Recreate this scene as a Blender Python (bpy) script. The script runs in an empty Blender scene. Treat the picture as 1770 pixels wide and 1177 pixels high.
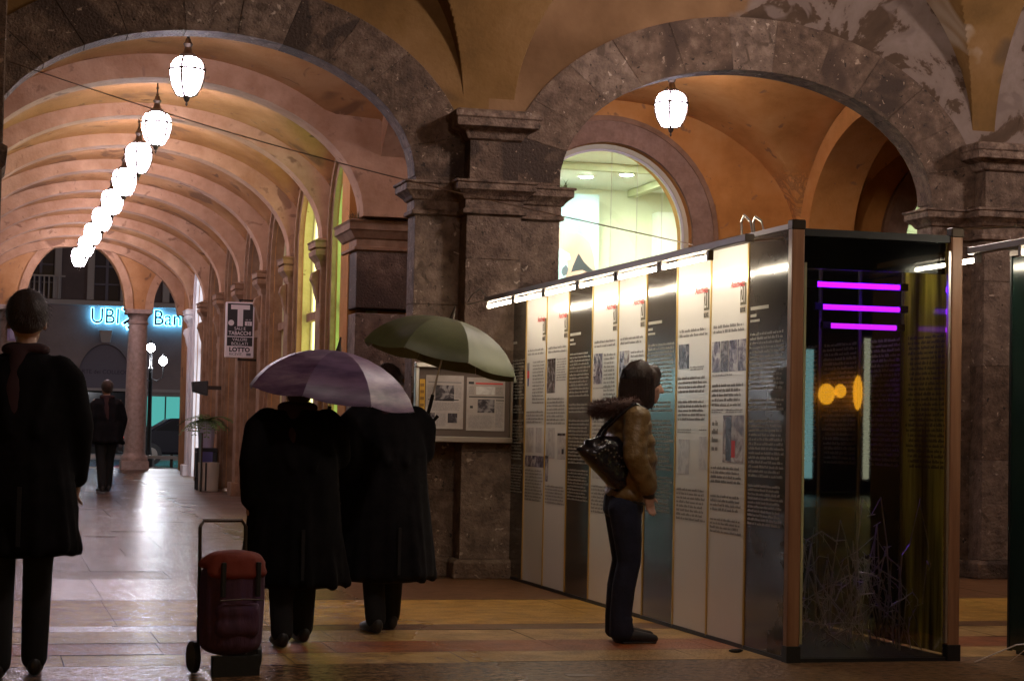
import bpy, bmesh, math, random
from mathutils import Vector, Matrix
import numpy as np
RND = random.Random(7)
PI = math.pi
sc = bpy.context.scene
col = sc.collection

# ------------------------------------------------------------------ camera
cam = bpy.data.cameras.new('camera')
cam.sensor_width = 36.0
cam.lens = 3370.5 / 1770 * 36.0
cam.clip_end = 600
cam.clip_start = 0.05
camo = bpy.data.objects.new('camera', cam)
col.objects.link(camo)
_fw = Vector((0.26054351, 0.96436337, 0.04604736))
_r = Vector((0.96493313, -0.26168303, 0.02064105))
_u = Vector((-0.03195528, -0.03905473, 0.99872598))
camo.matrix_world = Matrix(((_r.x, _u.x, -_fw.x, 0), (_r.y, _u.y, -_fw.y, 0), (_r.z, _u.z, -_fw.z, 1.2326), (0, 0, 0, 1)))
sc.camera = camo

# ------------------------------------------------------------------ night sky, moonlight, exposure
w = bpy.data.worlds.new('World'); sc.world = w; w.use_nodes = True
wn = w.node_tree
sky = wn.nodes.new('ShaderNodeTexSky'); sky.sky_type = 'NISHITA'; sky.sun_disc = False
sky.sun_elevation = math.radians(2.0); sky.sun_rotation = math.radians(200)
wn.links.new(sky.outputs[0], wn.nodes['Background'].inputs[0])
wn.nodes['Background'].inputs[1].default_value = 0.012
sun = bpy.data.lights.new('sun', 'SUN'); sun.energy = 0.004; sun.angle = math.radians(0.5); sun.color = (1, 0.95, 0.88)
suno = bpy.data.objects.new('sun', sun); col.objects.link(suno)
suno.rotation_euler = (math.radians(80), 0, math.radians(20)); suno.location = (-10, -10, 20)
sc.view_settings.view_transform = 'Standard'
sc.view_settings.look = 'None'
sc.view_settings.exposure = 1.38
sc.view_settings.gamma = 1.0
sc.view_settings.use_curve_mapping = False
sc.cycles.use_denoising = True
sc.cycles.max_bounces = 6
sc.cycles.diffuse_bounces = 3
sc.cycles.glossy_bounces = 4
sc.cycles.transmission_bounces = 6
sc.cycles.sample_clamp_indirect = 6.0
sc.cycles.caustics_reflective = False
sc.cycles.caustics_refractive = False

# ------------------------------------------------------------------ materials
MATS = {}
def mat(name, base=(.5, .5, .5), rough=.6, metal=0.0, emit=None, strength=1.0, cols=None, scale=6.0, detail=6.0,
        bump=0.0, bscale=None, spots=None, stretch=None, coat=0.0, trans=0.0, spec=None, ndist=0.0):
    """principled material; cols = list of (position, colour) mixed by world-space noise; spots = (scale, colour, amount)"""
    if name in MATS: return MATS[name]
    m = bpy.data.materials.new(name); m.use_nodes = True
    nt = m.node_tree; N = nt.nodes; L = nt.links
    b = N['Principled BSDF']
    b.inputs['Roughness'].default_value = rough
    b.inputs['Metallic'].default_value = metal
    b.inputs['Base Color'].default_value = (*base, 1)
    if coat: b.inputs['Coat Weight'].default_value = coat; b.inputs['Coat Roughness'].default_value = .04
    if trans: b.inputs['Transmission Weight'].default_value = trans
    if spec is not None: b.inputs['Specular IOR Level'].default_value = spec
    if emit:
        b.inputs['Emission Color'].default_value = (*emit, 1); b.inputs['Emission Strength'].default_value = strength
    vec = None
    def coords():
        nonlocal vec
        if vec is None:
            g = N.new('ShaderNodeNewGeometry'); vec = g.outputs['Position']
            if stretch:
                mp = N.new('ShaderNodeMapping'); mp.inputs['Scale'].default_value = stretch
                L.new(vec, mp.inputs[0]); vec = mp.outputs[0]
        return vec
    if cols:
        n = N.new('ShaderNodeTexNoise'); n.inputs['Scale'].default_value = scale; n.inputs['Detail'].default_value = detail
        n.inputs['Roughness'].default_value = .62; n.inputs['Distortion'].default_value = ndist
        L.new(coords(), n.inputs['Vector'])
        r = N.new('ShaderNodeValToRGB'); e = r.color_ramp.elements
        e[0].position = cols[0][0]; e[0].color = (*cols[0][1], 1)
        e[1].position = cols[-1][0]; e[1].color = (*cols[-1][1], 1)
        for p, c in cols[1:-1]:
            q = e.new(p); q.color = (*c, 1)
        L.new(n.outputs['Fac'], r.inputs[0]); out = r.outputs[0]
        if spots:
            sps = spots if isinstance(spots, list) else [spots]
            for (ss, cc, am) in sps:
                v = N.new('ShaderNodeTexNoise'); v.inputs['Scale'].default_value = ss; v.inputs['Detail'].default_value = 3
                v.inputs['Distortion'].default_value = .6
                L.new(coords(), v.inputs['Vector'])
                rr = N.new('ShaderNodeValToRGB'); rr.color_ramp.elements[0].position = am; rr.color_ramp.elements[1].position = am + .05
                L.new(v.outputs['Fac'], rr.inputs[0])
                mx = N.new('ShaderNodeMix'); mx.data_type = 'RGBA'
                L.new(rr.outputs[0], mx.inputs[0]); L.new(out, mx.inputs[6]); mx.inputs[7].default_value = (*cc, 1)
                out = mx.outputs[2]
        L.new(out, b.inputs['Base Color'])
    if bump:
        n2 = N.new('ShaderNodeTexNoise'); n2.inputs['Scale'].default_value = bscale or scale * 4; n2.inputs['Detail'].default_value = 4
        L.new(coords(), n2.inputs['Vector'])
        bp = N.new('ShaderNodeBump'); bp.inputs['Strength'].default_value = bump; bp.inputs['Distance'].default_value = .02
        L.new(n2.outputs['Fac'], bp.inputs['Height']); L.new(bp.outputs[0], b.inputs['Normal'])
    MATS[name] = m
    return m

def glass_mat(name, tint=(.9, .95, .95), rough=.0):
    """thin pane: mostly clear, Fresnel mirror"""
    m = bpy.data.materials.new(name); m.use_nodes = True
    nt = m.node_tree; N = nt.nodes; L = nt.links; N.remove(N['Principled BSDF'])
    tr = N.new('ShaderNodeBsdfTransparent'); tr.inputs[0].default_value = (*tint, 1)
    gl = N.new('ShaderNodeBsdfGlossy'); gl.inputs['Roughness'].default_value = rough
    fr = N.new('ShaderNodeFresnel'); fr.inputs[0].default_value = 1.6
    mx = N.new('ShaderNodeMixShader')
    L.new(fr.outputs[0], mx.inputs[0]); L.new(tr.outputs[0], mx.inputs[1]); L.new(gl.outputs[0], mx.inputs[2])
    L.new(mx.outputs[0], N['Material Output'].inputs[0])
    return m

ceppo = dict(scale=9, detail=8, bump=.9, bscale=45)
M_STONE = mat('dark_conglomerate_stone', rough=.72, cols=[(.3, (.045, .025, .016)), (.52, (.125, .076, .050)), (.75, (.235, .155, .11))],
              spots=[(1.4, (.05, .028, .018), .56), (16, (.42, .30, .22), .685), (34, (.30, .21, .155), .68), (22, (.020, .012, .009), .655)], **ceppo)
M_STONE2 = mat('brown_conglomerate_stone', rough=.75, cols=[(.3, (.06, .035, .023)), (.52, (.15, .093, .063)), (.75, (.25, .172, .125))],
               spots=[(1.1, (.065, .037, .025), .55), (13, (.42, .31, .235), .69), (38, (.30, .22, .16), .675), (24, (.03, .018, .012), .655)], **ceppo)
M_STONE3 = mat('pale_conglomerate_stone', rough=.75, cols=[(.3, (.09, .058, .042)), (.55, (.20, .135, .10)), (.75, (.30, .215, .17))],
               spots=[(17, (.46, .36, .29), .66), (6, (.10, .065, .045), .61), (30, (.045, .03, .02), .66)], **ceppo)
M_MORTAR = mat('dark_mortar', (.03, .02, .018), .9)
M_MOULD = mat('weathered_stone_moulding', rough=.75, cols=[(.32, (.05, .03, .02)), (.5, (.16, .10, .07)), (.72, (.31, .22, .165))], scale=12, bump=.7, bscale=50,
              spots=(22, (.36, .29, .25), .69))
M_PLAS_DIRTY = mat('grimy_ochre_plaster', rough=.9, cols=[(.3, (.115, .058, .012)), (.5, (.19, .098, .025)), (.72, (.27, .15, .06))], scale=1.3, bump=.3, bscale=30,
                   spots=[(1.1, (.36, .27, .20), .635), (.9, (.10, .06, .03), .66)])
M_PLAS_PEEL = mat('peeling_grey_plaster', rough=.92, cols=[(.36, (.06, .034, .02)), (.455, (.085, .05, .03)), (.475, (.20, .145, .12)), (.72, (.29, .225, .20))], scale=1.5, detail=9, bump=.5, bscale=12,
                  spots=(3.2, (.18, .13, .11), .62), ndist=.4)
def peel_mix():
    m = MATS['peeling_grey_plaster']; nt = m.node_tree; N = nt.nodes; L = nt.links; b = N['Principled BSDF']
    src = b.inputs['Base Color'].links[0].from_socket
    g = N.new('ShaderNodeNewGeometry'); s = N.new('ShaderNodeSeparateXYZ'); L.new(g.outputs['Position'], s.inputs[0])
    n = N.new('ShaderNodeTexNoise'); n.inputs['Scale'].default_value = 2.2; n.inputs['Detail'].default_value = 6; L.new(g.outputs['Position'], n.inputs['Vector'])
    a = N.new('ShaderNodeMath'); a.operation = 'MULTIPLY_ADD'; L.new(n.outputs['Fac'], a.inputs[0]); a.inputs[1].default_value = 2.2; L.new(s.outputs[0], a.inputs[2])
    r = N.new('ShaderNodeMapRange'); r.inputs[1].default_value = 7.55; r.inputs[2].default_value = 7.75; L.new(a.outputs[0], r.inputs[0])
    n2 = N.new('ShaderNodeTexNoise'); n2.inputs['Scale'].default_value = 1.4; n2.inputs['Detail'].default_value = 6; L.new(g.outputs['Position'], n2.inputs['Vector'])
    cr = N.new('ShaderNodeValToRGB'); cr.color_ramp.elements[0].color = (.13, .065, .025, 1); cr.color_ramp.elements[1].color = (.26, .145, .07, 1); cr.color_ramp.elements[0].position = .35; cr.color_ramp.elements[1].position = .65
    L.new(n2.outputs['Fac'], cr.inputs[0])
    mx = N.new('ShaderNodeMix'); mx.data_type = 'RGBA'; L.new(r.outputs[0], mx.inputs[0]); L.new(cr.outputs[0], mx.inputs[6]); L.new(src, mx.inputs[7]); L.new(mx.outputs[2], b.inputs['Base Color'])
peel_mix()
M_PLAS_OR = mat('orange_plaster', rough=.9, cols=[(.3, (.42, .175, .035)), (.5, (.57, .255, .062)), (.72, (.66, .34, .11))], scale=1.8, bump=.25, bscale=40,
                spots=(5.5, (.34, .17, .07), .66))
M_PLAS_PK = mat('pink_ochre_plaster', rough=.9, cols=[(.3, (.30, .135, .048)), (.5, (.44, .215, .085)), (.72, (.55, .31, .15))], scale=1.3, bump=.25, bscale=35,
                spots=[(1.7, (.25, .125, .06), .60), (9, (.36, .19, .10), .64), (4, (.20, .10, .05), .67)])
def scroll(src, name, zlo, zhi, line, xmin=None):
    m = MATS[src].copy(); m.name = name; nt = m.node_tree; N = nt.nodes; L = nt.links; b = N['Principled BSDF']
    base = b.inputs['Base Color'].links[0].from_socket
    g = N.new('ShaderNodeNewGeometry'); s = N.new('ShaderNodeSeparateXYZ'); L.new(g.outputs['Position'], s.inputs[0])
    n = N.new('ShaderNodeTexNoise'); n.inputs['Scale'].default_value = 3.4; n.inputs['Detail'].default_value = 1.5; n.inputs['Distortion'].default_value = 3.2; L.new(g.outputs['Position'], n.inputs['Vector'])
    r = N.new('ShaderNodeValToRGB'); e = r.color_ramp.elements; e[0].position = .40; e[0].color = (0, 0, 0, 1); e[1].position = .62; e[1].color = (0, 0, 0, 1)
    for p_, c_ in ((.435, 1), (.455, 0.1), (.485, 1), (.505, .1), (.535, 1), (.56, .1), (.585, .8)):
        q = e.new(p_); q.color = (c_, c_, c_, 1)
    L.new(n.outputs['Fac'], r.inputs[0])
    mr = N.new('ShaderNodeMapRange'); mr.inputs[1].default_value = zhi; mr.inputs[2].default_value = zlo; L.new(s.outputs[2], mr.inputs[0])
    mu = N.new('ShaderNodeMath'); mu.operation = 'MULTIPLY'; L.new(r.outputs[0], mu.inputs[0]); L.new(mr.outputs[0], mu.inputs[1])
    if xmin is not None:
        mx_ = N.new('ShaderNodeMapRange'); mx_.inputs[1].default_value = xmin; mx_.inputs[2].default_value = xmin + .15; L.new(s.outputs[0], mx_.inputs[0])
        m3 = N.new('ShaderNodeMath'); m3.operation = 'MULTIPLY'; L.new(mu.outputs[0], m3.inputs[0]); L.new(mx_.outputs[0], m3.inputs[1]); mu = m3
    mv = N.new('ShaderNodeMath'); mv.operation = 'MULTIPLY'; L.new(mu.outputs[0], mv.inputs[0]); mv.inputs[1].default_value = .75
    mx = N.new('ShaderNodeMix'); mx.data_type = 'RGBA'; L.new(mv.outputs[0], mx.inputs[0]); L.new(base, mx.inputs[6]); mx.inputs[7].default_value = (*line, 1); L.new(mx.outputs[2], b.inputs['Base Color'])
    return m
M_VAULT_OR = scroll('orange_plaster', 'orange_plaster_with_scrolls', 4.02, 4.16, (.17, .085, .04))
M_VAULT_PK = scroll('pink_ochre_plaster', 'pink_plaster_with_scrolls', 4.00, 4.10, (.15, .105, .055), 2.5)
M_RIB = mat('pale_rib_plaster', rough=.88, cols=[(.3, (.36, .19, .105)), (.7, (.56, .35, .225))], scale=3, bump=.3, bscale=30, spots=[(3, (.26, .14, .085), .64), (8, (.33, .19, .12), .65)])
M_FRIEZE = mat('painted_scroll_plaster', rough=.9, cols=[(.40, (.17, .085, .045)), (.47, (.30, .15, .07)), (.52, (.40, .20, .085)), (.58, (.20, .10, .05)), (.64, (.36, .19, .09))], scale=7, detail=1.0, ndist=2.4)
M_SILL = mat('brown_moulded_stucco', rough=.85, cols=[(.3, (.20, .105, .055)), (.7, (.36, .215, .13))], scale=5, bump=.3, bscale=30)
M_REVEAL = mat('yellow_stucco_reveal', rough=.85, cols=[(.3, (.42, .37, .16)), (.7, (.55, .50, .26))], scale=6, bump=.4, bscale=25, spots=(12, (.25, .19, .08), .68))
M_WHITEWALL = mat('white_painted_stucco', rough=.7, cols=[(.3, (.66, .64, .68)), (.7, (.78, .77, .80))], scale=4)
M_METAL = mat('dark_bronze_metal', (.06, .045, .035), .45, .8)
M_BLACK = mat('matt_black_paint', (.012, .012, .014), .5)
M_BLACKGLOSS = mat('black_gloss_laminate', (.006, .005, .008), .12)
M_STEEL = mat('brushed_steel', (.5, .47, .44), .3, 1.0)
M_ALU = mat('grey_aluminium_rail', (.22, .19, .17), .42, .7)
M_BRASS = mat('golden_edge_trim', (.55, .36, .10), .35, .6)
M_COPPER = mat('brown_wood_post', rough=.45, cols=[(.3, (.20, .09, .045)), (.7, (.33, .17, .09))], scale=3, stretch=(8, 8, .5))
M_GLOBE = mat('glowing_lantern_glass', (.9, .88, .9), .3, emit=(1, .86, 1.0), strength=25)
M_GLOBE_NEAR = mat('bright_near_lantern_glass', (.9, .88, .9), .3, emit=(1, .84, .78), strength=68)
M_TUBE = mat('glowing_fluorescent_tube', (.9, .9, .8), .3, emit=(1, .87, .66), strength=20)
M_UV = mat('purple_tube_and_reflection_glow', (.4, .1, .6), .3, emit=(.42, .02, 1.0), strength=9)
M_GLASS = glass_mat('clear_glass')
M_GLASSDK = glass_mat('smoked_glass', (.78, .80, .79), .011)
M_WHITE = mat('white_enamel', (.75, .73, .74), .4)
M_PAPER = mat('newsprint_paper', rough=.8, cols=[(.3, (.36, .30, .275)), (.7, (.43, .37, .34))], scale=20)
M_INK = mat('black_ink', (.03, .028, .03), .7)
M_INKGREY = mat('grey_print', (.20, .18, .19), .7)
M_RED = mat('red_print', (.62, .05, .05), .6)
M_YEL = mat('yellow_print', (.55, .30, .03), .7)

# ------------------------------------------------------------------ helpers
def nice(o, label=None, cat=None, group=None, kind=None):
    if label: o['label'] = label
    if cat: o['category'] = cat
    if group: o['group'] = group
    if kind: o['kind'] = kind
    return o

def thing(name, label, cat, loc=(0, 0, 0), group=None):
    o = bpy.data.objects.new(name, None); col.objects.link(o)
    o.location = loc; o.empty_display_size = .1
    return nice(o, label, cat, group)

def wloc(o):
    v = Vector((0, 0, 0))
    while o is not None:
        v = v + Vector(o.location); o = o.parent
    return v

class MB:
    def __init__(s): s.v = []; s.f = []; s.mi = []; s.cur = 0
    def add(s, vs, fs):
        o = len(s.v); s.v += [tuple(p) for p in vs]
        for f in fs: s.f.append(tuple(i + o for i in f)); s.mi.append(s.cur)
        return s
    def box(s, x0, x1, y0, y1, z0, z1):
        return s.add([(x0, y0, z0), (x1, y0, z0), (x1, y1, z0), (x0, y1, z0), (x0, y0, z1), (x1, y0, z1), (x1, y1, z1), (x0, y1, z1)],
                     [(0, 3, 2, 1), (4, 5, 6, 7), (0, 1, 5, 4), (1, 2, 6, 5), (2, 3, 7, 6), (3, 0, 4, 7)])
    def hexa(s, p): return s.add(p, [(0, 3, 2, 1), (4, 5, 6, 7), (0, 1, 5, 4), (1, 2, 6, 5), (2, 3, 7, 6), (3, 0, 4, 7)])
    def quad(s, a, b, c, d): return s.add([a, b, c, d], [(0, 1, 2, 3)])
    def prism(s, poly, fn, d0, d1):
        n = len(poly); vs = [fn(p[0], p[1], d0) for p in poly] + [fn(p[0], p[1], d1) for p in poly]
        fs = [tuple(range(n - 1, -1, -1)), tuple(range(n, 2 * n))] + [(i, (i + 1) % n, n + (i + 1) % n, n + i) for i in range(n)]
        return s.add(vs, fs)
    def tube(s, pts, r, n=6, closed=False):
        pts = [Vector(p) for p in pts]; rs = r if isinstance(r, (list, tuple)) else [r] * len(pts)
        rings = []
        for i, p in enumerate(pts):
            a = pts[i - 1] if (i or closed) else pts[i]; b = pts[(i + 1) % len(pts)] if (i < len(pts) - 1 or closed) else pts[i]
            t = (b - a)
            t = t.normalized() if t.length > 1e-9 else Vector((0, 0, 1))
            up = Vector((0, 0, 1)) if abs(t.z) < .9 else Vector((1, 0, 0))
            x = t.cross(up).normalized(); y = x.cross(t).normalized()
            rings.append([p + rs[i] * (math.cos(2 * PI * k / n) * x + math.sin(2 * PI * k / n) * y) for k in range(n)])
        vs = [q for R in rings for q in R]; fs = []
        m = len(pts)
        for i in range(m if closed else m - 1):
            for k in range(n):
                j = (i + 1) % m
                fs.append((i * n + k, i * n + (k + 1) % n, j * n + (k + 1) % n, j * n + k))
        if not closed: fs += [tuple(range(n - 1, -1, -1)), tuple(range((m - 1) * n, m * n))]
        return s.add(vs, fs)
    def lathe(s, prof, c=(0, 0, 0), n=20, a0=0.0):
        vs = []; fs = []
        for (r, z) in prof:
            for k in range(n):
                a = a0 + 2 * PI * k / n
                vs.append((c[0] + r * math.cos(a), c[1] + r * math.sin(a), c[2] + z))
        for i in range(len(prof) - 1):
            for k in range(n):
                fs.append((i * n + k, i * n + (k + 1) % n, (i + 1) * n + (k + 1) % n, (i + 1) * n + k))
        fs += [tuple(range(n - 1, -1, -1)), tuple(range((len(prof) - 1) * n, len(prof) * n))]
        return s.add(vs, fs)
    def ell(s, c, r, n=14, m=9):
        prof = [(max(1e-4, math.sin(PI * i / m)), -math.cos(PI * i / m)) for i in range(m + 1)]
        o = len(s.v); s.lathe(prof, n=n)
        for i in range(o, len(s.v)):
            p = s.v[i]; s.v[i] = (c[0] + p[0] * r[0], c[1] + p[1] * r[1], c[2] + p[2] * r[2])
        return s
    def mesh(s, name, off=Vector((0, 0, 0)), smooth=None, bev=0):
        me = bpy.data.meshes.new(name)
        me.from_pydata([(p[0] - off.x, p[1] - off.y, p[2] - off.z) for p in s.v], [], s.f)
        if any(s.mi):
            me.polygons.foreach_set('material_index', s.mi)
        bm = bmesh.new(); bm.from_mesh(me)
        if bev:
            bmesh.ops.bevel(bm, geom=list(bm.edges), offset=bev, segments=1, affect='EDGES', clamp_overlap=True)
        bmesh.ops.recalc_face_normals(bm, faces=bm.faces)
        bm.to_mesh(me); bm.free()
        if smooth is not None:
            me.polygons.foreach_set('use_smooth', [True] * len(me.polygons))
            me.set_sharp_from_angle(angle=math.radians(smooth))
        return me
    def build(s, name, m, parent=None, smooth=None, bev=0, kind=None, label=None):
        off = wloc(parent) if parent is not None else Vector((0, 0, 0))
        me = s.mesh(name, off, smooth, bev)
        for q in (m if isinstance(m, (list, tuple)) else [m]): me.materials.append(q)
        o = bpy.data.objects.new(name, me); col.objects.link(o)
        if parent is not None: o.parent = parent
        if kind: o['kind'] = kind
        if label: o['label'] = label
        return o

def solo(mb, name, m, label, cat, loc=None, group=None, smooth=None, bev=0):
    """a thing that is one mesh, origin at its base"""
    xs = np.array(mb.v); c = Vector(((xs[:, 0].min() + xs[:, 0].max()) / 2, (xs[:, 1].min() + xs[:, 1].max()) / 2, xs[:, 2].min()))
    me = mb.mesh(name, c, smooth, bev)
    for q in (m if isinstance(m, (list, tuple)) else [m]): me.materials.append(q)
    o = bpy.data.objects.new(name, me); col.objects.link(o); o.location = c
    return nice(o, label, cat, group)

def dup(root, loc, label=None, rotz=None):
    r = root.copy(); col.objects.link(r); r.location = loc
    if label: r['label'] = label
    if rotz is not None: r.rotation_euler = (0, 0, rotz)
    for ch in list(root.children):
        c = ch.copy(); col.objects.link(c); c.parent = r
        for g in list(ch.children):
            d = g.copy(); col.objects.link(d); d.parent = c
    return r

_dg = None
def text(s, size, origin, xd, nd, m, parent, name, extrude=.002, sx=1.0, offset=0.0, align='LEFT', shear=0.0):
    """a line of lettering: origin = baseline start, xd = reading direction, nd = facing normal"""
    c = bpy.data.curves.new(name, 'FONT'); c.body = s; c.size = size; c.extrude = extrude; c.offset = offset; c.align_x = align; c.shear = shear
    c.resolution_u = 3
    o = bpy.data.objects.new(name, c); col.objects.link(o)
    dg = bpy.context.evaluated_depsgraph_get()
    me = bpy.data.meshes.new_from_object(o.evaluated_get(dg))
    bpy.data.objects.remove(o); bpy.data.curves.remove(c)
    X = Vector(xd).normalized(); Zn = Vector(nd).normalized(); Y = Zn.cross(X)
    off = wloc(parent) if parent is not None else Vector((0, 0, 0))
    O = Vector(origin) - off
    for v in me.vertices:
        p = v.co; q = O + X * (p.x * sx) + Y * p.y + Zn * p.z; v.co = q
    me.materials.clear(); me.materials.append(m); me.name = name
    ob = bpy.data.objects.new(name, me); col.objects.link(ob)
    if parent is not None: ob.parent = parent
    return ob

def rects(xd, nd, origin, parent, name, m, items, depth=.0015, kind=None):
    """flat print: rectangles (u0,u1,v0,v1) on a board"""
    X = Vector(xd); Zn = Vector(nd); Y = Zn.cross(X); O = Vector(origin)
    mb = MB()
    for (a, b, c, d) in items:
        P = [O + X * u + Y * v for (u, v) in ((a, c), (b, c), (b, d), (a, d))]
        mb.add([tuple(p + Zn * depth) for p in P], [(0, 1, 2, 3)])
    return mb.build(name, m, parent, kind=kind)

def print_lines(u0, u1, v1, v0, lh, rnd, ragged=True, xh=.42, wlen=(2, 9)):
    """blocks of small illegible letters filling lines from v1 down to v0"""
    out = []; v = v1
    cw = lh * .40
    while v - lh > v0:
        end = u1 - (rnd.random() * (u1 - u0) * .12 if ragged else 0)
        u = u0
        while u < end:
            n = rnd.randint(*wlen)
            for k in range(n):
                if u + cw > end: break
                h = xh * lh * (1.0 if rnd.random() < .65 else 1.5)
                out.append((u, u + cw * .74, v - lh * .85, v - lh * .85 + h)); u += cw
            u += cw * .9
        v -= lh
    return out

def moulding(poly, prof):
    """sweep profile [(outward, z)] round a closed ccw plan polygon"""
    n = len(poly); mb = MB(); rings = []
    for (o, z) in prof:
        R = []
        for i in range(n):
            p0, p1, p2 = Vector(poly[i - 1]), Vector(poly[i]), Vector(poly[(i + 1) % n])
            d1 = (p1 - p0).normalized(); d2 = (p2 - p1).normalized()
            n1 = Vector((d1.y, -d1.x)); n2 = Vector((d2.y, -d2.x))
            b = n1 + n2; k = o / max(.2, (1 + n1.dot(n2)))
            q = p1 + b * k; R.append((q.x, q.y, z))
        rings.append(R)
    vs = [p for R in rings for p in R]; fs = []
    for i in range(len(prof) - 1):
        for k in range(n): fs.append((i * n + k, i * n + (k + 1) % n, (i + 1) * n + (k + 1) % n, (i + 1) * n + k))
    fs += [tuple(range(n - 1, -1, -1)), tuple(range((len(prof) - 1) * n, len(prof) * n))]
    return mb.add(vs, fs)

def ellz(dx, a, b):
    t = 1 - (dx / a) ** 2
    return b * math.sqrt(t) if t > 0 else 0.0

def arch_wall(fn, u0, u1, z0, z1, t0, t1, holes, du=.12):
    """wall slab with arched holes. holes: (uc, halfwidth, zbottom, zspring, rise)"""
    us = {u0, u1}
    u = u0
    while u < u1: us.add(round(u, 4)); u += du
    for (uc, hw, zb, zs, rise) in holes:
        for k in range(25): us.add(round(uc - hw * math.cos(PI * k / 24), 5))
    us = sorted(x for x in us if u0 <= x <= u1)
    mb = MB()
    for a, b in zip(us[:-1], us[1:]):
        if b - a < 1e-4: continue
        mid = (a + b) / 2; hole = None
        for h in holes:
            if abs(mid - h[0]) < h[1]: hole = h
        def piece(za0, za1, zb0, zb1):
            mb.hexa([fn(a, za0, t0), fn(b, zb0, t0), fn(b, zb0, t1), fn(a, za0, t1), fn(a, za1, t0), fn(b, zb1, t0), fn(b, zb1, t1), fn(a, za1, t1)])
        if hole is None: piece(z0, z1, z0, z1)
        else:
            uc, hw, zb, zs, rise = hole
            ta = zs + ellz(a - uc, hw, rise); tb = zs + ellz(b - uc, hw, rise)
            piece(ta, z1, tb, z1)
            if zb > z0 + .01: piece(z0, zb, z0, zb)
    # remove the coincident inner faces between columns
    me_v = {}
    keep = []; from collections import Counter
    cnt = Counter(); keyf = []
    for f in mb.f:
        k = tuple(sorted(tuple(round(c, 4) for c in mb.v[i]) for i in f)); keyf.append(k); cnt[k] += 1
    mb2 = MB(); mb2.v = mb.v
    for f, k in zip(mb.f, keyf):
        if cnt[k] == 1: mb2.f.append(f); mb2.mi.append(0)
    return mb2

def arch_frame(fn, uc, hw, zb, zs, rise, w0, w1, d0, d1, n=28):
    """moulded frame following an arched opening, from offset w0 to w1, proud from d0 to d1"""
    def path(o):
        P = [(uc - hw - o, zb)]
        for k in range(n + 1):
            a = PI - PI * k / n
            P.append((uc + (hw + o) * math.cos(a), zs + (rise + o) * math.sin(a)))
        P.append((uc + hw + o, zb)); return P
    A = path(w0); B = path(w1); mb = MB()
    for i in range(len(A) - 1):
        mb.hexa([fn(*A[i], d0), fn(*A[i + 1], d0), fn(*B[i + 1], d0), fn(*B[i], d0), fn(*A[i], d1), fn(*A[i + 1], d1), fn(*B[i + 1], d1), fn(*B[i], d1)])
    return mb

def vault_mesh(x0, x1, y0, y1, zfun, n=26, m=26, seg=1.0):
    """under-surface of a vault bay; sample points bunch up at the springings; a second skin above gives it thickness"""
    xs = [(x0 + x1) / 2 - (x1 - x0) / 2 * math.cos(PI * i / n) for i in range(n + 1)]
    ys = [(y0 + y1) / 2 - (y1 - y0) / 2 * math.cos(PI * i / m) for i in range(m + 1)]
    mb = MB(); vs = []
    for y in ys:
        for x in xs: vs.append((x, y, zfun(x, y)))
    for y in ys:
        for x in xs: vs.append((x, y, zfun(x, y) + .12))
    K = (n + 1) * (m + 1); W = n + 1
    fs = []
    for j in range(m):
        for i in range(n):
            a = j * W + i
            fs.append((a, a + W, a + W + 1, a + 1)); fs.append((a + K, a + 1 + K, a + W + 1 + K, a + W + K))
    for j in range(m):
        fs.append((j * W, j * W + K, (j + 1) * W + K, (j + 1) * W)); fs.append((j * W + n, (j + 1) * W + n, (j + 1) * W + n + K, j * W + n + K))
    for i in range(n):
        fs.append((i, i + 1, i + 1 + K, i + K)); fs.append((m * W + i, m * W + i + K, m * W + i + 1 + K, m * W + i + 1))
    return mb.add(vs, fs)

def groin(xc, a, yc, b, z0, ra, rb, dome=.0):
    def f(x, y):
        u = min(1, abs(x - xc) / a); v = min(1, abs(y - yc) / b)
        za = (ra + dome * (1 - v * v)) * math.sqrt(max(0, 1 - u * u)); zb = (rb + dome * (1 - u * u)) * math.sqrt(max(0, 1 - v * v))
        return z0 + max(za, zb)
    return f

def rib_mesh(fn, c, hs, z0, rise, thick, d0, d1, n=36):
    mb = MB()
    P = [(c + hs * math.cos(PI - PI * k / n), z0 + rise * math.sin(PI * k / n)) for k in range(n + 1)]
    Q = [(c + (hs + thick) * math.cos(PI - PI * k / n), z0 + (rise + thick) * math.sin(PI * k / n)) for k in range(n + 1)]
    vs = []
    for k in range(n + 1): vs += [fn(*P[k], d0), fn(*P[k], d1), fn(*Q[k], d1), fn(*Q[k], d0)]
    fs = []
    for k in range(n):
        a = 4 * k
        for (i, j) in ((0, 1), (1, 2), (2, 3), (3, 0)): fs.append((a + i, a + j, a + 4 + j, a + 4 + i))
    fs += [(0, 1, 2, 3), (4 * n, 4 * n + 3, 4 * n + 2, 4 * n + 1)]
    return mb.add(vs, fs)

YF = 16.02      # front of the stone arcade
P0 = 4.085      # centre of the middle pier
PITCH = 4.80
XB = [1.685, 6.485, 11.285]
YW = 20.0       # shop front behind the cross aisle
GX = 1.68       # axis of the long gallery
RIB0, BAY = 19.57, 2.43
def fz(y): return 0.0 if y < 16.5 else (y - 16.5) * .0138   # the floor climbs slightly along the gallery
FX = lambda u, z, d: (u, d, z)        # wall across (u = x, depth = y)
FY = lambda u, z, d: (d, u, z)        # wall along the gallery (u = y, depth = x)
#@@SETTING@@

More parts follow.
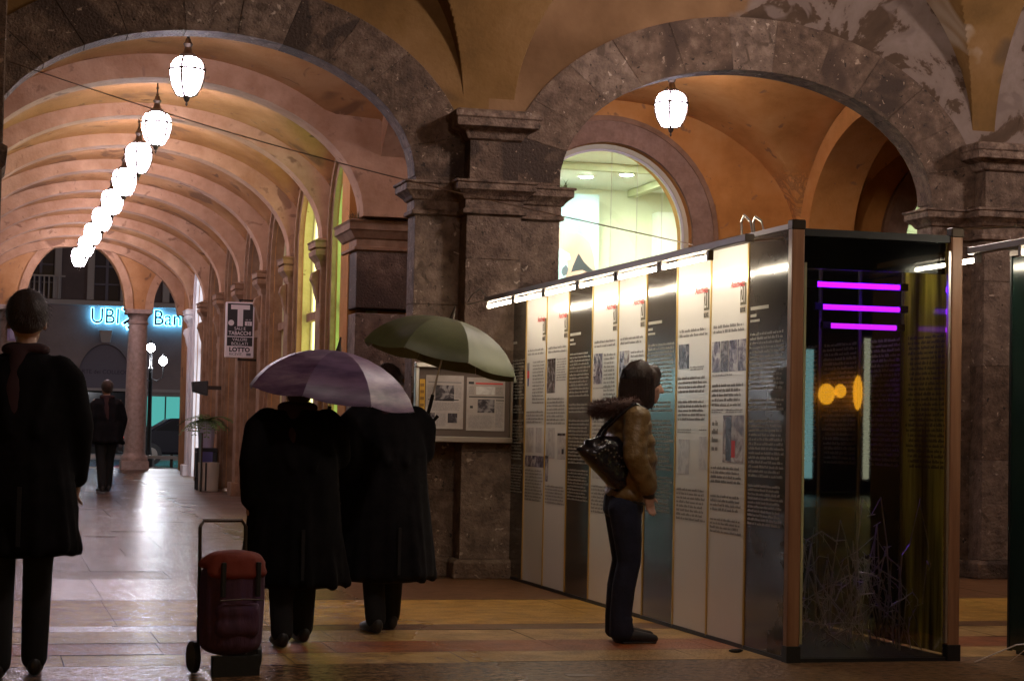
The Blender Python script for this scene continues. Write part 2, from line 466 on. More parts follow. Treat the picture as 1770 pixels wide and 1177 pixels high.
# ------------------------------------------------------------------ ground and paving
def floor_mat(name, cols, scale=8, bump=.25, bscale=55, wet=1.0, cell=False):
    m = mat(name, cols=cols, scale=scale, rough=.3)
    nt = m.node_tree; N = nt.nodes; L = nt.links; b = N['Principled BSDF']
    b.inputs['Specular IOR Level'].default_value = .22      # a film of water, IOR 1.33
    g = N.new('ShaderNodeNewGeometry'); sp = N.new('ShaderNodeSeparateXYZ'); L.new(g.outputs['Position'], sp.inputs[0])
    mr = N.new('ShaderNodeMapRange'); mr.inputs[1].default_value = 1.2; mr.inputs[2].default_value = 3.4   # rain blown in from the open side
    mr.inputs[3].default_value = .12; mr.inputs[4].default_value = .32; mr.interpolation_type = 'SMOOTHSTEP'
    L.new(sp.outputs[0], mr.inputs[0])
    n = N.new('ShaderNodeTexNoise'); n.inputs['Scale'].default_value = 1.1; n.inputs['Detail'].default_value = 5; L.new(g.outputs['Position'], n.inputs['Vector'])
    ma = N.new('ShaderNodeMath'); ma.operation = 'MULTIPLY_ADD'; L.new(n.outputs['Fac'], ma.inputs[0]); ma.inputs[1].default_value = .16; L.new(mr.outputs[0], ma.inputs[2])
    m2 = N.new('ShaderNodeMath'); m2.operation = 'SUBTRACT'; L.new(ma.outputs[0], m2.inputs[0]); m2.inputs[1].default_value = .07
    L.new(m2.outputs[0], b.inputs['Roughness'])
    if cell:
        v = N.new('ShaderNodeTexVoronoi'); v.inputs['Scale'].default_value = bscale; L.new(g.outputs['Position'], v.inputs['Vector']); h = v.outputs['Distance']
    else:
        v = N.new('ShaderNodeTexNoise'); v.inputs['Scale'].default_value = bscale; v.inputs['Detail'].default_value = 3; L.new(g.outputs['Position'], v.inputs['Vector']); h = v.outputs['Fac']
    bp = N.new('ShaderNodeBump'); bp.inputs['Strength'].default_value = bump; bp.inputs['Distance'].default_value = .02; L.new(h, bp.inputs['Height'])
    v2 = N.new('ShaderNodeTexNoise'); v2.inputs['Scale'].default_value = 3.5; v2.inputs['Detail'].default_value = 4; L.new(g.outputs['Position'], v2.inputs['Vector'])
    bp2 = N.new('ShaderNodeBump'); bp2.inputs['Strength'].default_value = .45; bp2.inputs['Distance'].default_value = .02
    L.new(v2.outputs['Fac'], bp2.inputs['Height']); L.new(bp.outputs[0], bp2.inputs['Normal']); L.new(bp2.outputs[0], b.inputs['Normal'])
    return m
F_TAN = floor_mat('golden_tan_paving', [(.3, (.26, .125, .018)), (.55, (.50, .265, .05)), (.75, (.60, .36, .09))], scale=5, bump=.75, bscale=42)
F_BEIGE = floor_mat('beige_paving', [(.3, (.28, .15, .045)), (.55, (.50, .295, .10)), (.75, (.60, .39, .16))], scale=5, bump=.75, bscale=42)
F_RED = floor_mat('brick_red_paving', [(.3, (.21, .06, .02)), (.55, (.38, .12, .042)), (.75, (.46, .17, .07))], scale=5, bump=.75, bscale=42)
F_DARK = floor_mat('dark_red_brown_paving', [(.3, (.10, .045, .02)), (.6, (.20, .092, .04)), (.75, (.27, .14, .065))], bump=.35)
F_COB = floor_mat('rough_pebble_paving', [(.36, (.04, .022, .014)), (.48, (.18, .095, .045)), (.7, (.33, .20, .105))], scale=16, bump=.7, bscale=30)
F_GREY = floor_mat('grey_gallery_paving', [(.3, (.06, .038, .028)), (.55, (.125, .082, .06)), (.75, (.19, .13, .10))], scale=3, bump=.85, bscale=38)
F_GREY2 = floor_mat('brown_gallery_paving', [(.3, (.05, .027, .015)), (.55, (.11, .06, .034)), (.75, (.16, .098, .058))], scale=3, bump=.85, bscale=38)
M_ROAD = mat('wet_asphalt', rough=.22, cols=[(.3, (.025, .025, .028)), (.7, (.06, .06, .065))], scale=12, bump=.4, bscale=60)
M_KERB = mat('granite_kerb', rough=.4, cols=[(.3, (.30, .29, .30)), (.7, (.48, .46, .47))], scale=15)

MB().quad((-400, -300, -.05), (400, -300, -.05), (400, 400, -.05), (-400, 400, -.05)).build('ground', M_ROAD, kind='structure')
bed = MB().quad((-14, -12, -.012), (18, -12, -.012), (18, 16.5, -.012), (-14, 16.5, -.012)).add([(-14, 16.5, -.012), (18, 16.5, -.012), (18, 39.6, fz(39.6) - .012), (-14, 39.6, fz(39.6) - .012)], [(0, 1, 2, 3)]).build('pavement', M_MORTAR, kind='structure')
edges = [(16.5, 15.75, F_GREY2), (15.742, 13.90, F_DARK), (13.892, 13.84, F_COB), (13.832, 12.09, F_TAN), (12.082, 11.77, F_DARK), (11.762, 11.16, F_BEIGE),
         (11.152, 10.61, F_RED), (10.602, 10.12, F_BEIGE), (10.112, 8.9, F_COB), (8.892, 8.3, F_RED), (8.292, 6.9, F_BEIGE), (6.892, 5.3, F_TAN), (5.292, 4.7, F_RED), (4.692, 2.4, F_COB), (2.392, -3, F_BEIGE), (-3.008, -12, F_TAN)]
y = 16.508; k = 0
while y < 39.5:
    ye = min(39.55, y + (1.62 if k % 2 == 0 else .78)); edges.append((ye, y, F_GREY if k % 2 == 0 else F_GREY2)); y = ye + .008; k += 1
rs = random.Random(31)
def slab(xa, xb, ya, yb, m_):     # ya far, yb near; a joint of a few millimetres all round, edges worn unevenly
    j = rs.uniform(-.0012, .0012); t_ = [rs.uniform(-.0012, .0012) for _ in range(4)]
    MB().quad((xa, yb, fz(yb) + j + t_[0]), (xb, yb, fz(yb) + j + t_[1]), (xb, ya, fz(ya) + j + t_[2]), (xa, ya, fz(ya) + j + t_[3])).build('paving_slab', m_, bed)
for (ya, yb, m_) in edges:
    if ya < 8.95 or m_ is F_COB:
        MB().quad((-14, yb, fz(yb)), (18, yb, fz(yb)), (18, ya, fz(ya)), (-14, ya, fz(ya))).build('pavement_strip', m_, kind='structure'); continue
    lo, hi = (-.9, 4.6) if ya > 16.6 else (-.6, 8.6)
    x = lo + rs.uniform(0, .5); slab(-14, x - .004, ya, yb, m_)
    while x < hi:
        xe = x + rs.uniform(.85, 1.35); slab(x, xe - .004, ya, yb, m_); x = xe
    slab(x, 18, ya, yb, m_)
ze = fz(39.6)
MB().box(-14, 18, 39.56, 39.86, -.04, ze - .005).build('kerb', M_KERB, kind='structure', bev=.02)
MB().quad((-60, 39.86, .12), (80, 39.86, .12), (80, 43.2, .12), (-60, 43.2, .12)).build('street_pavement', mat('wet_grey_pavement', rough=.25, cols=[(.3, (.06, .055, .06)), (.7, (.12, .11, .115))], scale=4, bump=.3, bscale=30), kind='structure')
MB().box(-60, 80, 43.2, 43.5, -.04, .13).build('kerb', M_KERB, kind='structure', bev=.02)
MB().quad((-60, 43.5, 0.0), (80, 43.5, 0.0), (80, 66, 0.0), (-60, 66, 0.0)).build('road', M_ROAD, kind='structure')
MB().box(-60, 80, 66, 72, -.04, .1).build('far_pavement', M_KERB, kind='structure')

# ------------------------------------------------------------------ stone arcade: piers
def stone(): return RND.choice([M_STONE, M_STONE, M_STONE2, M_STONE2, M_STONE3])
pier = thing('stone_pier', 'massive stone pier carrying a newspaper board, between the two big arches', 'pier', (P0, YF, 0))
def courses(x0, x1, y0, y1, zs, mats=None):
    for i, (a, b) in enumerate(zip(zs[:-1], zs[1:])):
        j = RND.uniform(0, .004)
        MB().box(x0, x1, y0 - j, y1, a + .001, b - .001).build('stone_block', mats or stone(), pier, bev=.004)
courses(P0 - .625, P0 - .235, YF, YF + .28, [0.16, .72, 1.5, 2.28, 3.03])
courses(P0 + .235, P0 + .645, YF, YF + .28, [0.16, .9, 1.62, 2.4, 3.03])
courses(P0 - .235, P0 + .24, YF - .23, YF + .28, [0.16, 1.05, 1.9, 2.66, 3.03])
courses(P0 - .21, P0 + .215, YF - .20, YF + .28, [3.315, 3.66])
courses(P0 - .625, P0 - .215, YF + .002, YF + .27, [3.315, 3.42], M_STONE2)
courses(P0 + .22, P0 + .645, YF + .002, YF + .27, [3.315, 3.42], M_STONE2)
plan = [(P0 - .625, YF), (P0 - .238, YF), (P0 - .238, YF - .23), (P0 + .243, YF - .23), (P0 + .243, YF), (P0 + .645, YF), (P0 + .645, YF + .28), (P0 - .625, YF + .28)]
moulding(plan, [(.002, 3.03), (.035, 3.04), (.035, 3.07), (.012, 3.085), (.012, 3.155), (.03, 3.165), (.045, 3.19), (.085, 3.225), (.10, 3.235), (.10, 3.29), (.115, 3.295), (.115, 3.315)]).build('cornice', M_MOULD, pier, bev=.003)
plan2 = [(P0 - .21, YF - .2), (P0 + .215, YF - .2), (P0 + .215, YF + .26), (P0 - .21, YF + .26)]
moulding(plan2, [(.0, 3.66), (.03, 3.675), (.05, 3.72), (.06, 3.735), (.145, 3.765), (.15, 3.83), (.165, 3.84), (.165, 3.885), (.14, 3.905)]).build('capital', M_MOULD, pier, bev=.003)
moulding(plan, [(.06, 0), (.06, .13), (.03, .16)]).build('plinth', M_STONE2, pier, bev=.006)
PIERS = [pier, dup(pier, (P0 + PITCH, YF, 0), 'weathered stone pier beside the shop wall, behind the glass cabinet'),
         dup(pier, (P0 - PITCH, YF, 0), 'stone pier at the far side of the first arch, mostly cut off by the frame'),
         dup(pier, (P0 + 2 * PITCH, YF, 0), 'outermost stone pier of the arcade, past the lime lit window')]

# arches of separate voussoirs
A_IN, B_IN, A_EX, B_EX, ZS = 1.765, 1.10, 2.25, 1.57, 3.36
def stone_arch(xc, label, seed):
    r = random.Random(seed)
    t = thing('stone_arch', label, 'arch', (xc, YF, ZS))
    N = 13; cuts = [PI * i / N + (r.uniform(-.02, .02) if 0 < i < N else 0) for i in range(N + 1)]
    def P(th, a, b): return (xc + a * math.cos(th), ZS + b * math.sin(th))
    for i in range(N):
        g = .0009; a0, a1 = cuts[i] + g, cuts[i + 1] - g
        st = [a0 + (a1 - a0) * k / 5 for k in range(6)]
        poly = [P(q, A_IN + r.uniform(-.006, .0), B_IN) for q in st] + [P(q, A_EX, B_EX) for q in reversed(st)]
        mb = MB().prism(poly, FX, YF - r.uniform(0, .006), YF + .28)
        mb.build('voussoir', r.choice([M_STONE, M_STONE, M_STONE2, M_STONE2, M_STONE3]) if i != N // 2 else M_STONE3, t, bev=.0025)
    st = [PI * k / 60 for k in range(61)]
    poly_in = [P(q, A_IN + .015, B_IN + .015) for q in st]; poly_ex = [P(q, A_EX - .015, B_EX - .015) for q in st]
    mb = MB()
    for k in range(60):
        mb.hexa([FX(*poly_in[k], YF + .02), FX(*poly_in[k + 1], YF + .02), FX(*poly_ex[k + 1], YF + .02), FX(*poly_ex[k], YF + .02),
                 FX(*poly_in[k], YF + .26), FX(*poly_in[k + 1], YF + .26), FX(*poly_ex[k + 1], YF + .26), FX(*poly_ex[k], YF + .26)])
    mb.build('mortar_bed', M_MORTAR, t)
    return t
stone_arch(XB[0], 'wide dark stone arch framing the long row of lanterns', 3)
stone_arch(XB[1], 'blotchy stone arch over the lit shop window and exhibition panels', 5)
stone_arch(XB[2], 'third stone arch of the arcade, beyond the lime lit window', 8)

# plastered wall above each arch, up to the vault
def lunette(xc, m_, t1=.25):
    mb = MB(); xs = [xc - 2.4 + 4.8 * k / 72 for k in range(73)]
    for a, b in zip(xs[:-1], xs[1:]):
        za = ZS + ellz(a - xc, A_EX - .012, B_EX - .012) if abs(a - xc) < A_EX - .013 else ZS
        zb = ZS + ellz(b - xc, A_EX - .012, B_EX - .012) if abs(b - xc) < A_EX - .013 else ZS
        if abs((a + b) / 2 - xc) > 2.18: za = max(za, 3.45); zb = max(zb, 3.45)
        mb.quad((a, YF + .022, za), (b, YF + .022, zb), (b, YF + .022, 6.4), (a, YF + .022, 6.4))
        mb.quad((a, YF + t1, za), (a, YF + t1, 6.4), (b, YF + t1, 6.4), (b, YF + t1, zb))
    return mb.build('plastered_wall', m_, kind='structure')
lunette(XB[0] - PITCH, M_PLAS_DIRTY); lunette(XB[0], M_PLAS_DIRTY); lunette(XB[1], M_PLAS_PEEL); lunette(XB[2], M_PLAS_PEEL)

# vault over the near aisle: lunettes over each arch cut into a coved ceiling
def near_vault(xc, m_):
    def z(x, y):
        dx = abs(x - xc); v = max(0, YF + .03 - y)
        za = 3.9 + (2.10 + .1 * min(1, v / 3)) * math.sqrt(max(0, 1 - (dx / 2.18) ** 2)) if dx < 2.18 else 3.9
        t = min(1, v / 3.0); zb = 3.9 + 2.2 * math.sqrt(max(0, 1 - (1 - t) ** 2))
        return max(za, zb)
    n, m = 120, 110
    xs = [xc + 2.18 * math.sin(-PI / 2 + PI * i / n) for i in range(n + 1)]; xs = [xc - 2.4] + xs + [xc + 2.4]
    ys = [YF + .03 - 3.0 * (1 - math.cos(PI / 2 * j / m)) for j in range(m + 1)] + [10, 6, 2, -3]
    vs = [(x, y, z(x, y)) for y in ys for x in xs]; W = len(xs)
    up = [(x, y, zz + .15) for (x, y, zz) in vs]; K = len(vs)
    fs = [(j * W + i, (j + 1) * W + i, (j + 1) * W + i + 1, j * W + i + 1) for j in range(len(ys) - 1) for i in range(W - 1)]
    mb = MB(); mb.add(vs + up, fs + [(a + K, d + K, c + K, b + K) for (a, b, c, d) in fs])
    o = mb.build('vaulted_ceiling', m_, smooth=28, kind='structure'); return o
near_vault(XB[0] - PITCH, M_PLAS_DIRTY); near_vault(XB[0], M_PLAS_DIRTY); near_vault(XB[1], M_PLAS_DIRTY); near_vault(XB[2], M_PLAS_PEEL)

# narrow dark pier edge of the near aisle at the frame's side
t = thing('stone_pier', 'dark stone pier edge standing close to the camera beside the tall man', 'pier', (-.3, 13.3, 0))
for a, b in ((.14, .95), (.95, 1.9), (1.9, 2.86), (3.02, 3.7), (3.7, 4.6), (4.6, 5.6)):
    MB().box(-.6, .068, 13.0, 13.6, a + .003, b - .003).build('stone_block', M_STONE, t, bev=.008)
moulding([(-.6, 13.0), (.068, 13.0), (.068, 13.6), (-.6, 13.6)], [(.0, 2.86), (.02, 2.88), (.03, 2.97), (.03, 3.0), (.0, 3.02)]).build('capital', M_MOULD, t)
moulding([(-.6, 13.0), (.068, 13.0), (.068, 13.6), (-.6, 13.6)], [(.04, 0), (.04, .12), (.0, .14)]).build('plinth', M_STONE2, t)

# ------------------------------------------------------------------ cross aisle behind the arches
YB0, YB1 = YF + .28, 19.62
for i, xc in enumerate(XB):
    vault_mesh(xc - 2.15, xc + 2.15, YB0 - .1, YB1 + .4, groin(xc, 2.15, (YB0 + YB1) / 2, (YB1 - YB0) / 2 + .25, 3.38, 1.45, 1.45, .1), 40, 40).build('vaulted_ceiling', [M_VAULT_PK, M_VAULT_OR, M_VAULT_OR][i], smooth=28, kind='structure')
for px in (P0, P0 + PITCH):       # plaster arches dividing the bays
    rib_mesh(FY, (YB0 + YB1) / 2, (YB1 - YB0) / 2, 3.34, 1.22, .24, px - .27, px + .27).build('plaster_arch', M_PLAS_OR if px > 5 else M_RIB, kind='structure', smooth=30)
MB().box(13.9, 14.3, 2, 20.4, -.05, 6.3).build('side_wall', M_PLAS_DIRTY, kind='structure')

# shop front wall with arched windows
def wall_holes(xc): return (xc + (-.055 if xc < 9 else -.36), .98, .5, 3.38, .98)
arch_wall(FX, 3.62, 14, -.05, 5.2, YW, YW + .45, [wall_holes(XB[1]), wall_holes(XB[2])]).build('shop_front_wall', M_PLAS_OR, kind='structure')
for i, xc in enumerate(XB[1:]):
    h = wall_holes(xc)
    t = thing('arched_window', ['big arched shop window showing an advertisement with a bare back', 'lime lit arched shop window mostly hidden by the second pier'][i], 'window', (h[0], YW, .5))
    arch_frame(FX, *h, .003, .235, YW - .05, YW + .02).build('stone_surround', mat('buff_stone', rough=.8, cols=[(.3, (.22, .13, .085)), (.7, (.36, .23, .16))], scale=9, bump=.4, bscale=40), t)
    arch_frame(FX, *h, .236, .29, YW - .07, YW + .02).build('hood_mould', M_SILL, t)
    arch_frame(FX, *h, -.05, -.003, YW + .08, YW + .16).build('window_frame', mat('cream_window_frame', (.62, .58, .40), .5), t)
    arch_frame(FX, *h, -.075, -.052, YW + .10, YW + .14).build('glazing_bead', M_WHITE, t)
    n = 30; poly = [(h[0] - .95, .52)] + [(h[0] + .95 * math.cos(PI - PI * k / n), h[3] + .95 * math.sin(PI * k / n)) for k in range(n + 1)] + [(h[0] + .95, .52)]
    MB().prism(poly, FX, YW + .115, YW + .122).build('pane', M_GLASS, t)
def wall_pier(xa, xb, label, deep=.42):
    t = thing('wall_pier', label, 'pier', ((xa + xb) / 2, YW, 0))
    for a, b in zip([.14, .9, 1.7, 2.4], [.9, 1.7, 2.4, 3.06]):
        MB().box(xa, xb, YW - deep, YW + .3, a + fz(20) + .002, b - .002).build('stone_block', RND.choice([M_STONE2, M_STONE3]), t, bev=.006)
    pl = [(xa, YW - deep), (xb, YW - deep), (xb, YW + .3), (xa, YW + .3)]
    moulding(pl, [(.0, 3.03), (.03, 3.045), (.03, 3.07), (.008, 3.085), (.008, 3.15), (.03, 3.165), (.08, 3.235), (.095, 3.245), (.095, 3.31), (.11, 3.335), (.06, 3.355)]).build('capital', M_SILL, t)
    moulding(pl, [(.05, 0), (.05, .17), (.0, .2)]).build('plinth', M_STONE2, t)
    return t
wall_pier(3.63, 4.5, 'brown stone wall pier at the corner where the gallery begins')
wall_pier(P0 + PITCH - .32, P0 + PITCH + .32, 'wall pier with a moulded capital between the two shop windows', .3)

# shop interior seen through the big window
M_LIME = mat('pale_lime_wall_paint', (.66, .69, .50), .7)
M_CEILW = mat('white_shop_ceiling', (.74, .76, .66), .7)
SX0, SX1, SY1, SZ = 4.75, 12.6, 25.9, 4.62
MB().box(SX0, SX1, SY1, SY1 + .1, 0, SZ).box(SX0 - .1, SX0, YW + .46, SY1, 0, SZ).box(SX1, SX1 + .1, YW + .46, SY1, 0, SZ).build('shop_wall', M_LIME, kind='structure')
MB().box(SX0, SX1, YW + .46, SY1, SZ, SZ + .1).build('shop_ceiling', M_CEILW, kind='structure')
MB().box(SX0, SX1, YW + .46, SY1, .0, .1).build('shop_floor', M_KERB, kind='structure')
mb = MB()
mb.box(SX0 + .01, 9.6, 23.3, 23.42, SZ - .10, SZ - .004).box(8.6, 8.72, 21, 25.8, SZ - .10, SZ - .004)
mb.build('ceiling_trim', mat('olive_ceiling_trim', (.42, .43, .26), .6), kind='structure')
MB().box(9.0, 9.55, SY1 - .25, SY1 - .004, 1.2, SZ - .3).build('shop_pilaster', M_CEILW, kind='structure')
spots = [(7.7, 22.6), (6.35, 22.3), (6.1, 23.9), (7.25, 24.9), (7.62, 24.6), (8.05, 24.2), (8.5, 23.6), (6.7, 25.2), (5.6, 22.4), (9.4, 22.4), (10.6, 23.0), (10.9, 24.6)]
M_SPOT = mat('glowing_spot', (.9, .9, .8), .4, emit=(.98, 1.0, .84), strength=330)
for i, (sx, sy) in enumerate(spots):
    od = ['first', 'second', 'third', 'fourth', 'fifth', 'sixth', 'seventh', 'eighth', 'ninth', 'tenth', 'eleventh', 'twelfth'][sorted(spots, key=lambda s_: s_[1]).index((sx, sy))]
    t = thing('ceiling_spotlight', 'round recessed shop ceiling spotlight, %s counting inward from the window glass' % od, 'spotlight', (sx, sy, SZ), 'spotlights in the shop ceiling')
    MB().lathe([(.085, -.012), (.11, -.012), (.115, -.004), (.085, -.003)], (sx, sy, SZ), 16).build('rim', M_WHITE, t)
    MB().lathe([(.082, -.016), (.082, -.006)], (sx, sy, SZ), 16).build('lens', M_SPOT, t)
# advertisement: plain generic picture of a bare back
t = thing('advertisement', 'tall lit shop advertisement of a bare back and dark underwear', 'poster', (7.75, 25.6, 1.2))
PX0, PX1, PZ0, PZ1 = 7.0, 8.11, 1.2, 4.5
MB().box(PX0, PX1, 25.55, 25.62, PZ0, PZ1).build('board', mat('pale_blue_print', rough=.5, cols=[(.4, (.16, .27, .30)), (.6, (.34, .44, .45))], scale=.9, detail=1), t)
M_SKIN_P = mat('printed_skin', rough=.5, cols=[(.35, (.26, .14, .10)), (.65, (.42, .26, .20))], scale=2.2, detail=1)
def flat(poly, m_, name, d):
    MB().prism(poly, FX, 25.55 - d, 25.55 - d + .002).build(name, m_, t)
flat([(7.2, 4.06), (7.449, 4.044), (7.567, 4.006), (7.765, 3.974), (7.884, 3.922), (7.985, 3.832), (8.038, 3.664), (8.072, 3.438), (8.066, 3.0), (8.03, 1.25), (7.3, 1.25), (7.465, 3.224), (7.42, 3.5), (7.3, 3.7), (7.15, 3.8)], M_SKIN_P, 'bare_back', .004)
flat([(7.2, 3.74), (7.455, 3.752), (7.573, 3.728), (7.692, 3.668), (7.713, 3.593), (7.655, 3.571), (7.677, 3.459), (7.64, 3.325), (7.465, 3.262), (7.2, 3.3)], mat('printed_pale_blue', (.24, .36, .38), .5), 'printed_gap', .006)
flat([(7.82, 3.677), (7.84, 3.655), (7.901, 3.563), (7.992, 3.482), (8.066, 3.43), (7.973, 3.415), (7.884, 3.453), (7.785, 3.437), (7.721, 3.416), (7.745, 3.5)], mat('printed_dark_cloth', (.015, .017, .022), .5), 'underwear', .008)
flat([(7.646, 3.518), (7.594, 3.465), (7.579, 3.408), (7.61, 3.358), (7.662, 3.383), (7.68, 3.459)], mat('printed_grey_cloth', (.06, .07, .085), .5), 'underwear', .008)
for k in range(6):
    flat([(7.49 + .045 * k, 4.095 - .008 * k * (k > 2)), (7.515 + .045 * k, 4.10 - .008 * k * (k > 2)), (7.53 + .045 * k, 4.01 - .004 * k), (7.505 + .045 * k, 4.015 - .004 * k)], M_INKGREY, 'hair_strand', .009)
MB().box(8.62, 8.72, 22.0, 22.06, 1.3, 3.7).build('red_column', M_RED) and None
o = bpy.data.objects['red_column']; nice(o, 'narrow orange red upright inside the shop window edge', 'display'); o.name = 'display_upright'
o.data.materials[0] = mat('orange_red_panel', (.75, .12, .03), .5)
for i in range(4):
    mb = MB().tube([(7.0 + .42 * i, 21.6 + .3 * i, SZ - .01), (7.0 + .42 * i, 21.6 + .3 * i, 2.2)], .004, 5)
    solo(mb, 'display_wire', M_STEEL, 'thin hanging display wire in the lit shop window, %s from the poster' % ['first', 'second', 'third', 'fourth'][i], 'wire', group='hanging wires in the shop')

# ------------------------------------------------------------------ the long gallery
GV = 2.2; XR = 3.77
for i in range(8):
    ya, yb = RIB0 + i * BAY, RIB0 + (i + 1) * BAY
    yc = (ya + yb) / 2
    f = groin(GX, 2.2, yc, BAY / 2 - .02, 3.38, 1.30, 1.02, .12)
    def fdome(x, y, f=f): return f(x, y)
    vault_mesh(GX - 2.2, GX + 2.24, ya + .02, yb - .02, groin(GX, 2.24, yc, BAY / 2, 3.40, 1.36, 1.10, .10), 34, 30).build('vaulted_ceiling', M_VAULT_PK, smooth=28, kind='structure')
for i in range(9):
    yy = RIB0 + i * BAY
    rib_mesh(FX, GX, 1.97, 3.37, 1.27, .55, yy - (.2 if i == 0 else .14), yy + .14).build('rib_arch', M_RIB, kind='structure', smooth=30)
# wall on the shop side
wl = [(RIB0 + (i + .5) * BAY, .80, .12, 3.40, .80) for i in range(8)]
arch_wall(FY, RIB0 + .45, 39.2, -.05, 5.2, XR, XR + .42, wl[:7]).build('gallery_wall', M_PLAS_PK, kind='structure')
wtxt = ['tall arched shop window glowing lime green next to the corner pier', 'tall arched shop window glowing yellow, second from the corner pier',
        'arched shop doorway with ochre surround, dim, after the yellow window', 'dark arched shop doorway just in front of the tabacchi sign', 'dark arched doorway behind the tabacchi sign', 'narrow arched doorway past the tabacchi sign', 'arched doorway flooded with white light beside the white pillar']
wemit = [((.50, .92, .28), 1.0), ((.92, .90, .34), 1.0), ((.9, .6, .2), .10), ((.2, .15, .1), .01), ((.5, .3, .2), .04), ((.5, .3, .2), .04), ((.93, .95, 1.0), .9)]
for i, h in enumerate(wl[:7]):
    t = thing('shop_window', wtxt[i], 'window', (XR, h[0], fz(h[0])))
    fr = M_SILL if i < 6 else M_WHITEWALL
    arch_frame(FY, *h, .003, .10, XR - .05, XR + .01).build('outer_moulding', fr, t)
    arch_frame(FY, *h, .102, .17, XR - .085, XR + .01).build('hood_mould', fr, t)
    arch_frame(FY, *h, -.035, -.003, XR + .12, XR + .17).build('window_frame', mat('cream_window_frame', (.62, .58, .40), .5), t)
    arch_frame(FY, *h, -.012, -.003, XR + .012, XR + .118).build('reveal', M_REVEAL if i < 2 else (M_SILL if i < 6 else M_WHITEWALL), t)
    c, s_ = wemit[i]
    ml = mat('lit_shop_glass_%s' % ['lime', 'yellow', 'amber', 'black', 'dim', 'dusky', 'white'][i], (.15, .15, .1), .15, emit=c, strength=s_)
    n = 20; poly = [(h[0] - .76, .15)] + [(h[0] + .76 * math.cos(PI - PI * k / n), h[3] + .76 * math.sin(PI * k / n)) for k in range(n + 1)] + [(h[0] + .76, .15)]
    MB().prism(poly, FY, XR + .14, XR + .15).build('pane', ml, t)
    MB().box(XR + .06, XR + .135, h[0] - .76, h[0] + .76, 2.52, 2.62).build('transom', M_SILL, t)
    MB().box(XR + .10, XR + .135, h[0] - .03, h[0] + .03, .15, 4.1).build('mullion', M_SILL, t)
# pilasters with capitals and hanging consoles
def pilaster(i, label, m_=M_SILL, cap=M_SILL):
    yy = RIB0 + i * BAY; t = thing('pilaster', label, 'pilaster', (3.8, yy, fz(yy)))
    MB().box(3.64, XR + .1, yy - .17, yy + .17, fz(yy) + .2, 3.05).build('shaft', m_, t, bev=.01)
    MB().box(3.58, XR + .1, yy - .23, yy + .23, fz(yy) - .02, fz(yy) + .2).build('plinth', m_, t, bev=.01)
    pl = [(3.64, yy - .17), (XR + .05, yy - .17), (XR + .05, yy + .17), (3.64, yy + .17)]
    moulding(pl, [(.0, 3.03), (.012, 3.06), (.02, 3.10), (.075, 3.17), (.08, 3.22), (.055, 3.245), (.085, 3.255), (.085, 3.31), (.10, 3.33), (.05, 3.355)]).build('capital', cap, t)
    mb = MB().prism([(3.64, 3.02), (3.565, 2.98), (3.545, 2.9), (3.58, 2.84), (3.60, 2.74), (3.64, 2.62)], lambda u, z, d: (u, d, z), yy - .07, yy + .07)
    mb.build('console', cap, t, bev=.008)
    return t
plab = ['after the lime green shop window', 'after the yellow shop window', 'after the dim ochre doorway', 'just before the tabacchi sign', 'behind the tabacchi sign', 'by the potted fern, with a loudspeaker', 'before the white lit doorway']
for i in range(1, 8):
    if i < 7: pilaster(i, 'brown stucco pilaster with moulded capital, ' + plab[i - 1], cap=M_SILL)
pilaster(7, 'white painted pilaster catching bright light near the gallery end', M_WHITEWALL, M_WHITEWALL)
# open street side of the gallery: plain stone columns, out of the frame
for i in range(0, 9, 2):
    yy = RIB0 + i * BAY
    t = thing('stone_column', 'plain round column along the street side of the gallery', 'column', (-.55, yy, fz(yy)), 'columns on the street side')
    MB().lathe([(.3, 0), (.3, .2), (.24, .25), (.22, .3), (.2, 3.0), (.24, 3.05), (.3, 3.12), (.3, 3.4)], (-.55, yy, fz(yy) - .01), 20).build('shaft', M_STONE3, t, smooth=35)
arch_wall(FY, YF + .29, 39.2, 3.4, 5.6, -1.0, -.56, [(RIB0 + (2 * i + 1) * BAY, 2.2, 3.4, 3.42, 1.3) for i in range(4)] + [(18.0, 1.4, 3.4, 3.42, 1.2)]).build('street_side_wall', M_PLAS_PK, kind='structure')
# end wall with a central arch between columns
YE = 39.0
arch_wall(FX, -3, 8, 3.47, 5.6, YE, YE + .42, [(1.68, .95, 3.47, 3.48, 1.28), (4.15, .97, 3.47, 3.48, 1.05), (-.85, .97, 3.47, 3.48, 1.05)], du=.2).build('end_wall', M_PLAS_PK, kind='structure')
for (hx, hw, ri) in ((1.68, .95, 1.28), (4.15, .97, 1.05)):
    arch_frame(FX, hx, hw, 3.47, 3.48, ri, .003, .16, YE - .03, YE + .02).build('arch_moulding', M_RIB, kind='structure')
def end_column(x, label):
    z0 = fz(YE); t = thing('stone_column', label, 'column', (x, YE + .21, z0))
    c = (x, YE + .21, z0); st = mat('pinkish_granite', rough=.55, cols=[(.3, (.26, .185, .155)), (.7, (.42, .32, .28))], scale=14, bump=.3, bscale=50)
    MB().box(x - .27, x + .27, YE - .06, YE + .48, z0 - .05, z0 + .17).build('plinth', st, t, bev=.01)
    MB().lathe([(.26, .17), (.27, .22), (.25, .27), (.225, .29), (.215, .33)], c, 28).build('base', st, t, smooth=40)
    MB().lathe([(.213, .33), (.212, 1.0), (.205, 1.8), (.19, 2.5), (.18, 2.86)], c, 28).build('shaft', st, t, smooth=60)
    MB().lathe([(.18, 2.86), (.205, 2.87), (.205, 2.90), (.185, 2.91), (.185, 2.98), (.22, 3.05), (.235, 3.06)], c, 28).build('capital', st, t, smooth=40)
    MB().box(x - .26, x + .26, YE - .05, YE + .47, z0 + 3.06, 3.468).build('abacus', st, t, bev=.015)
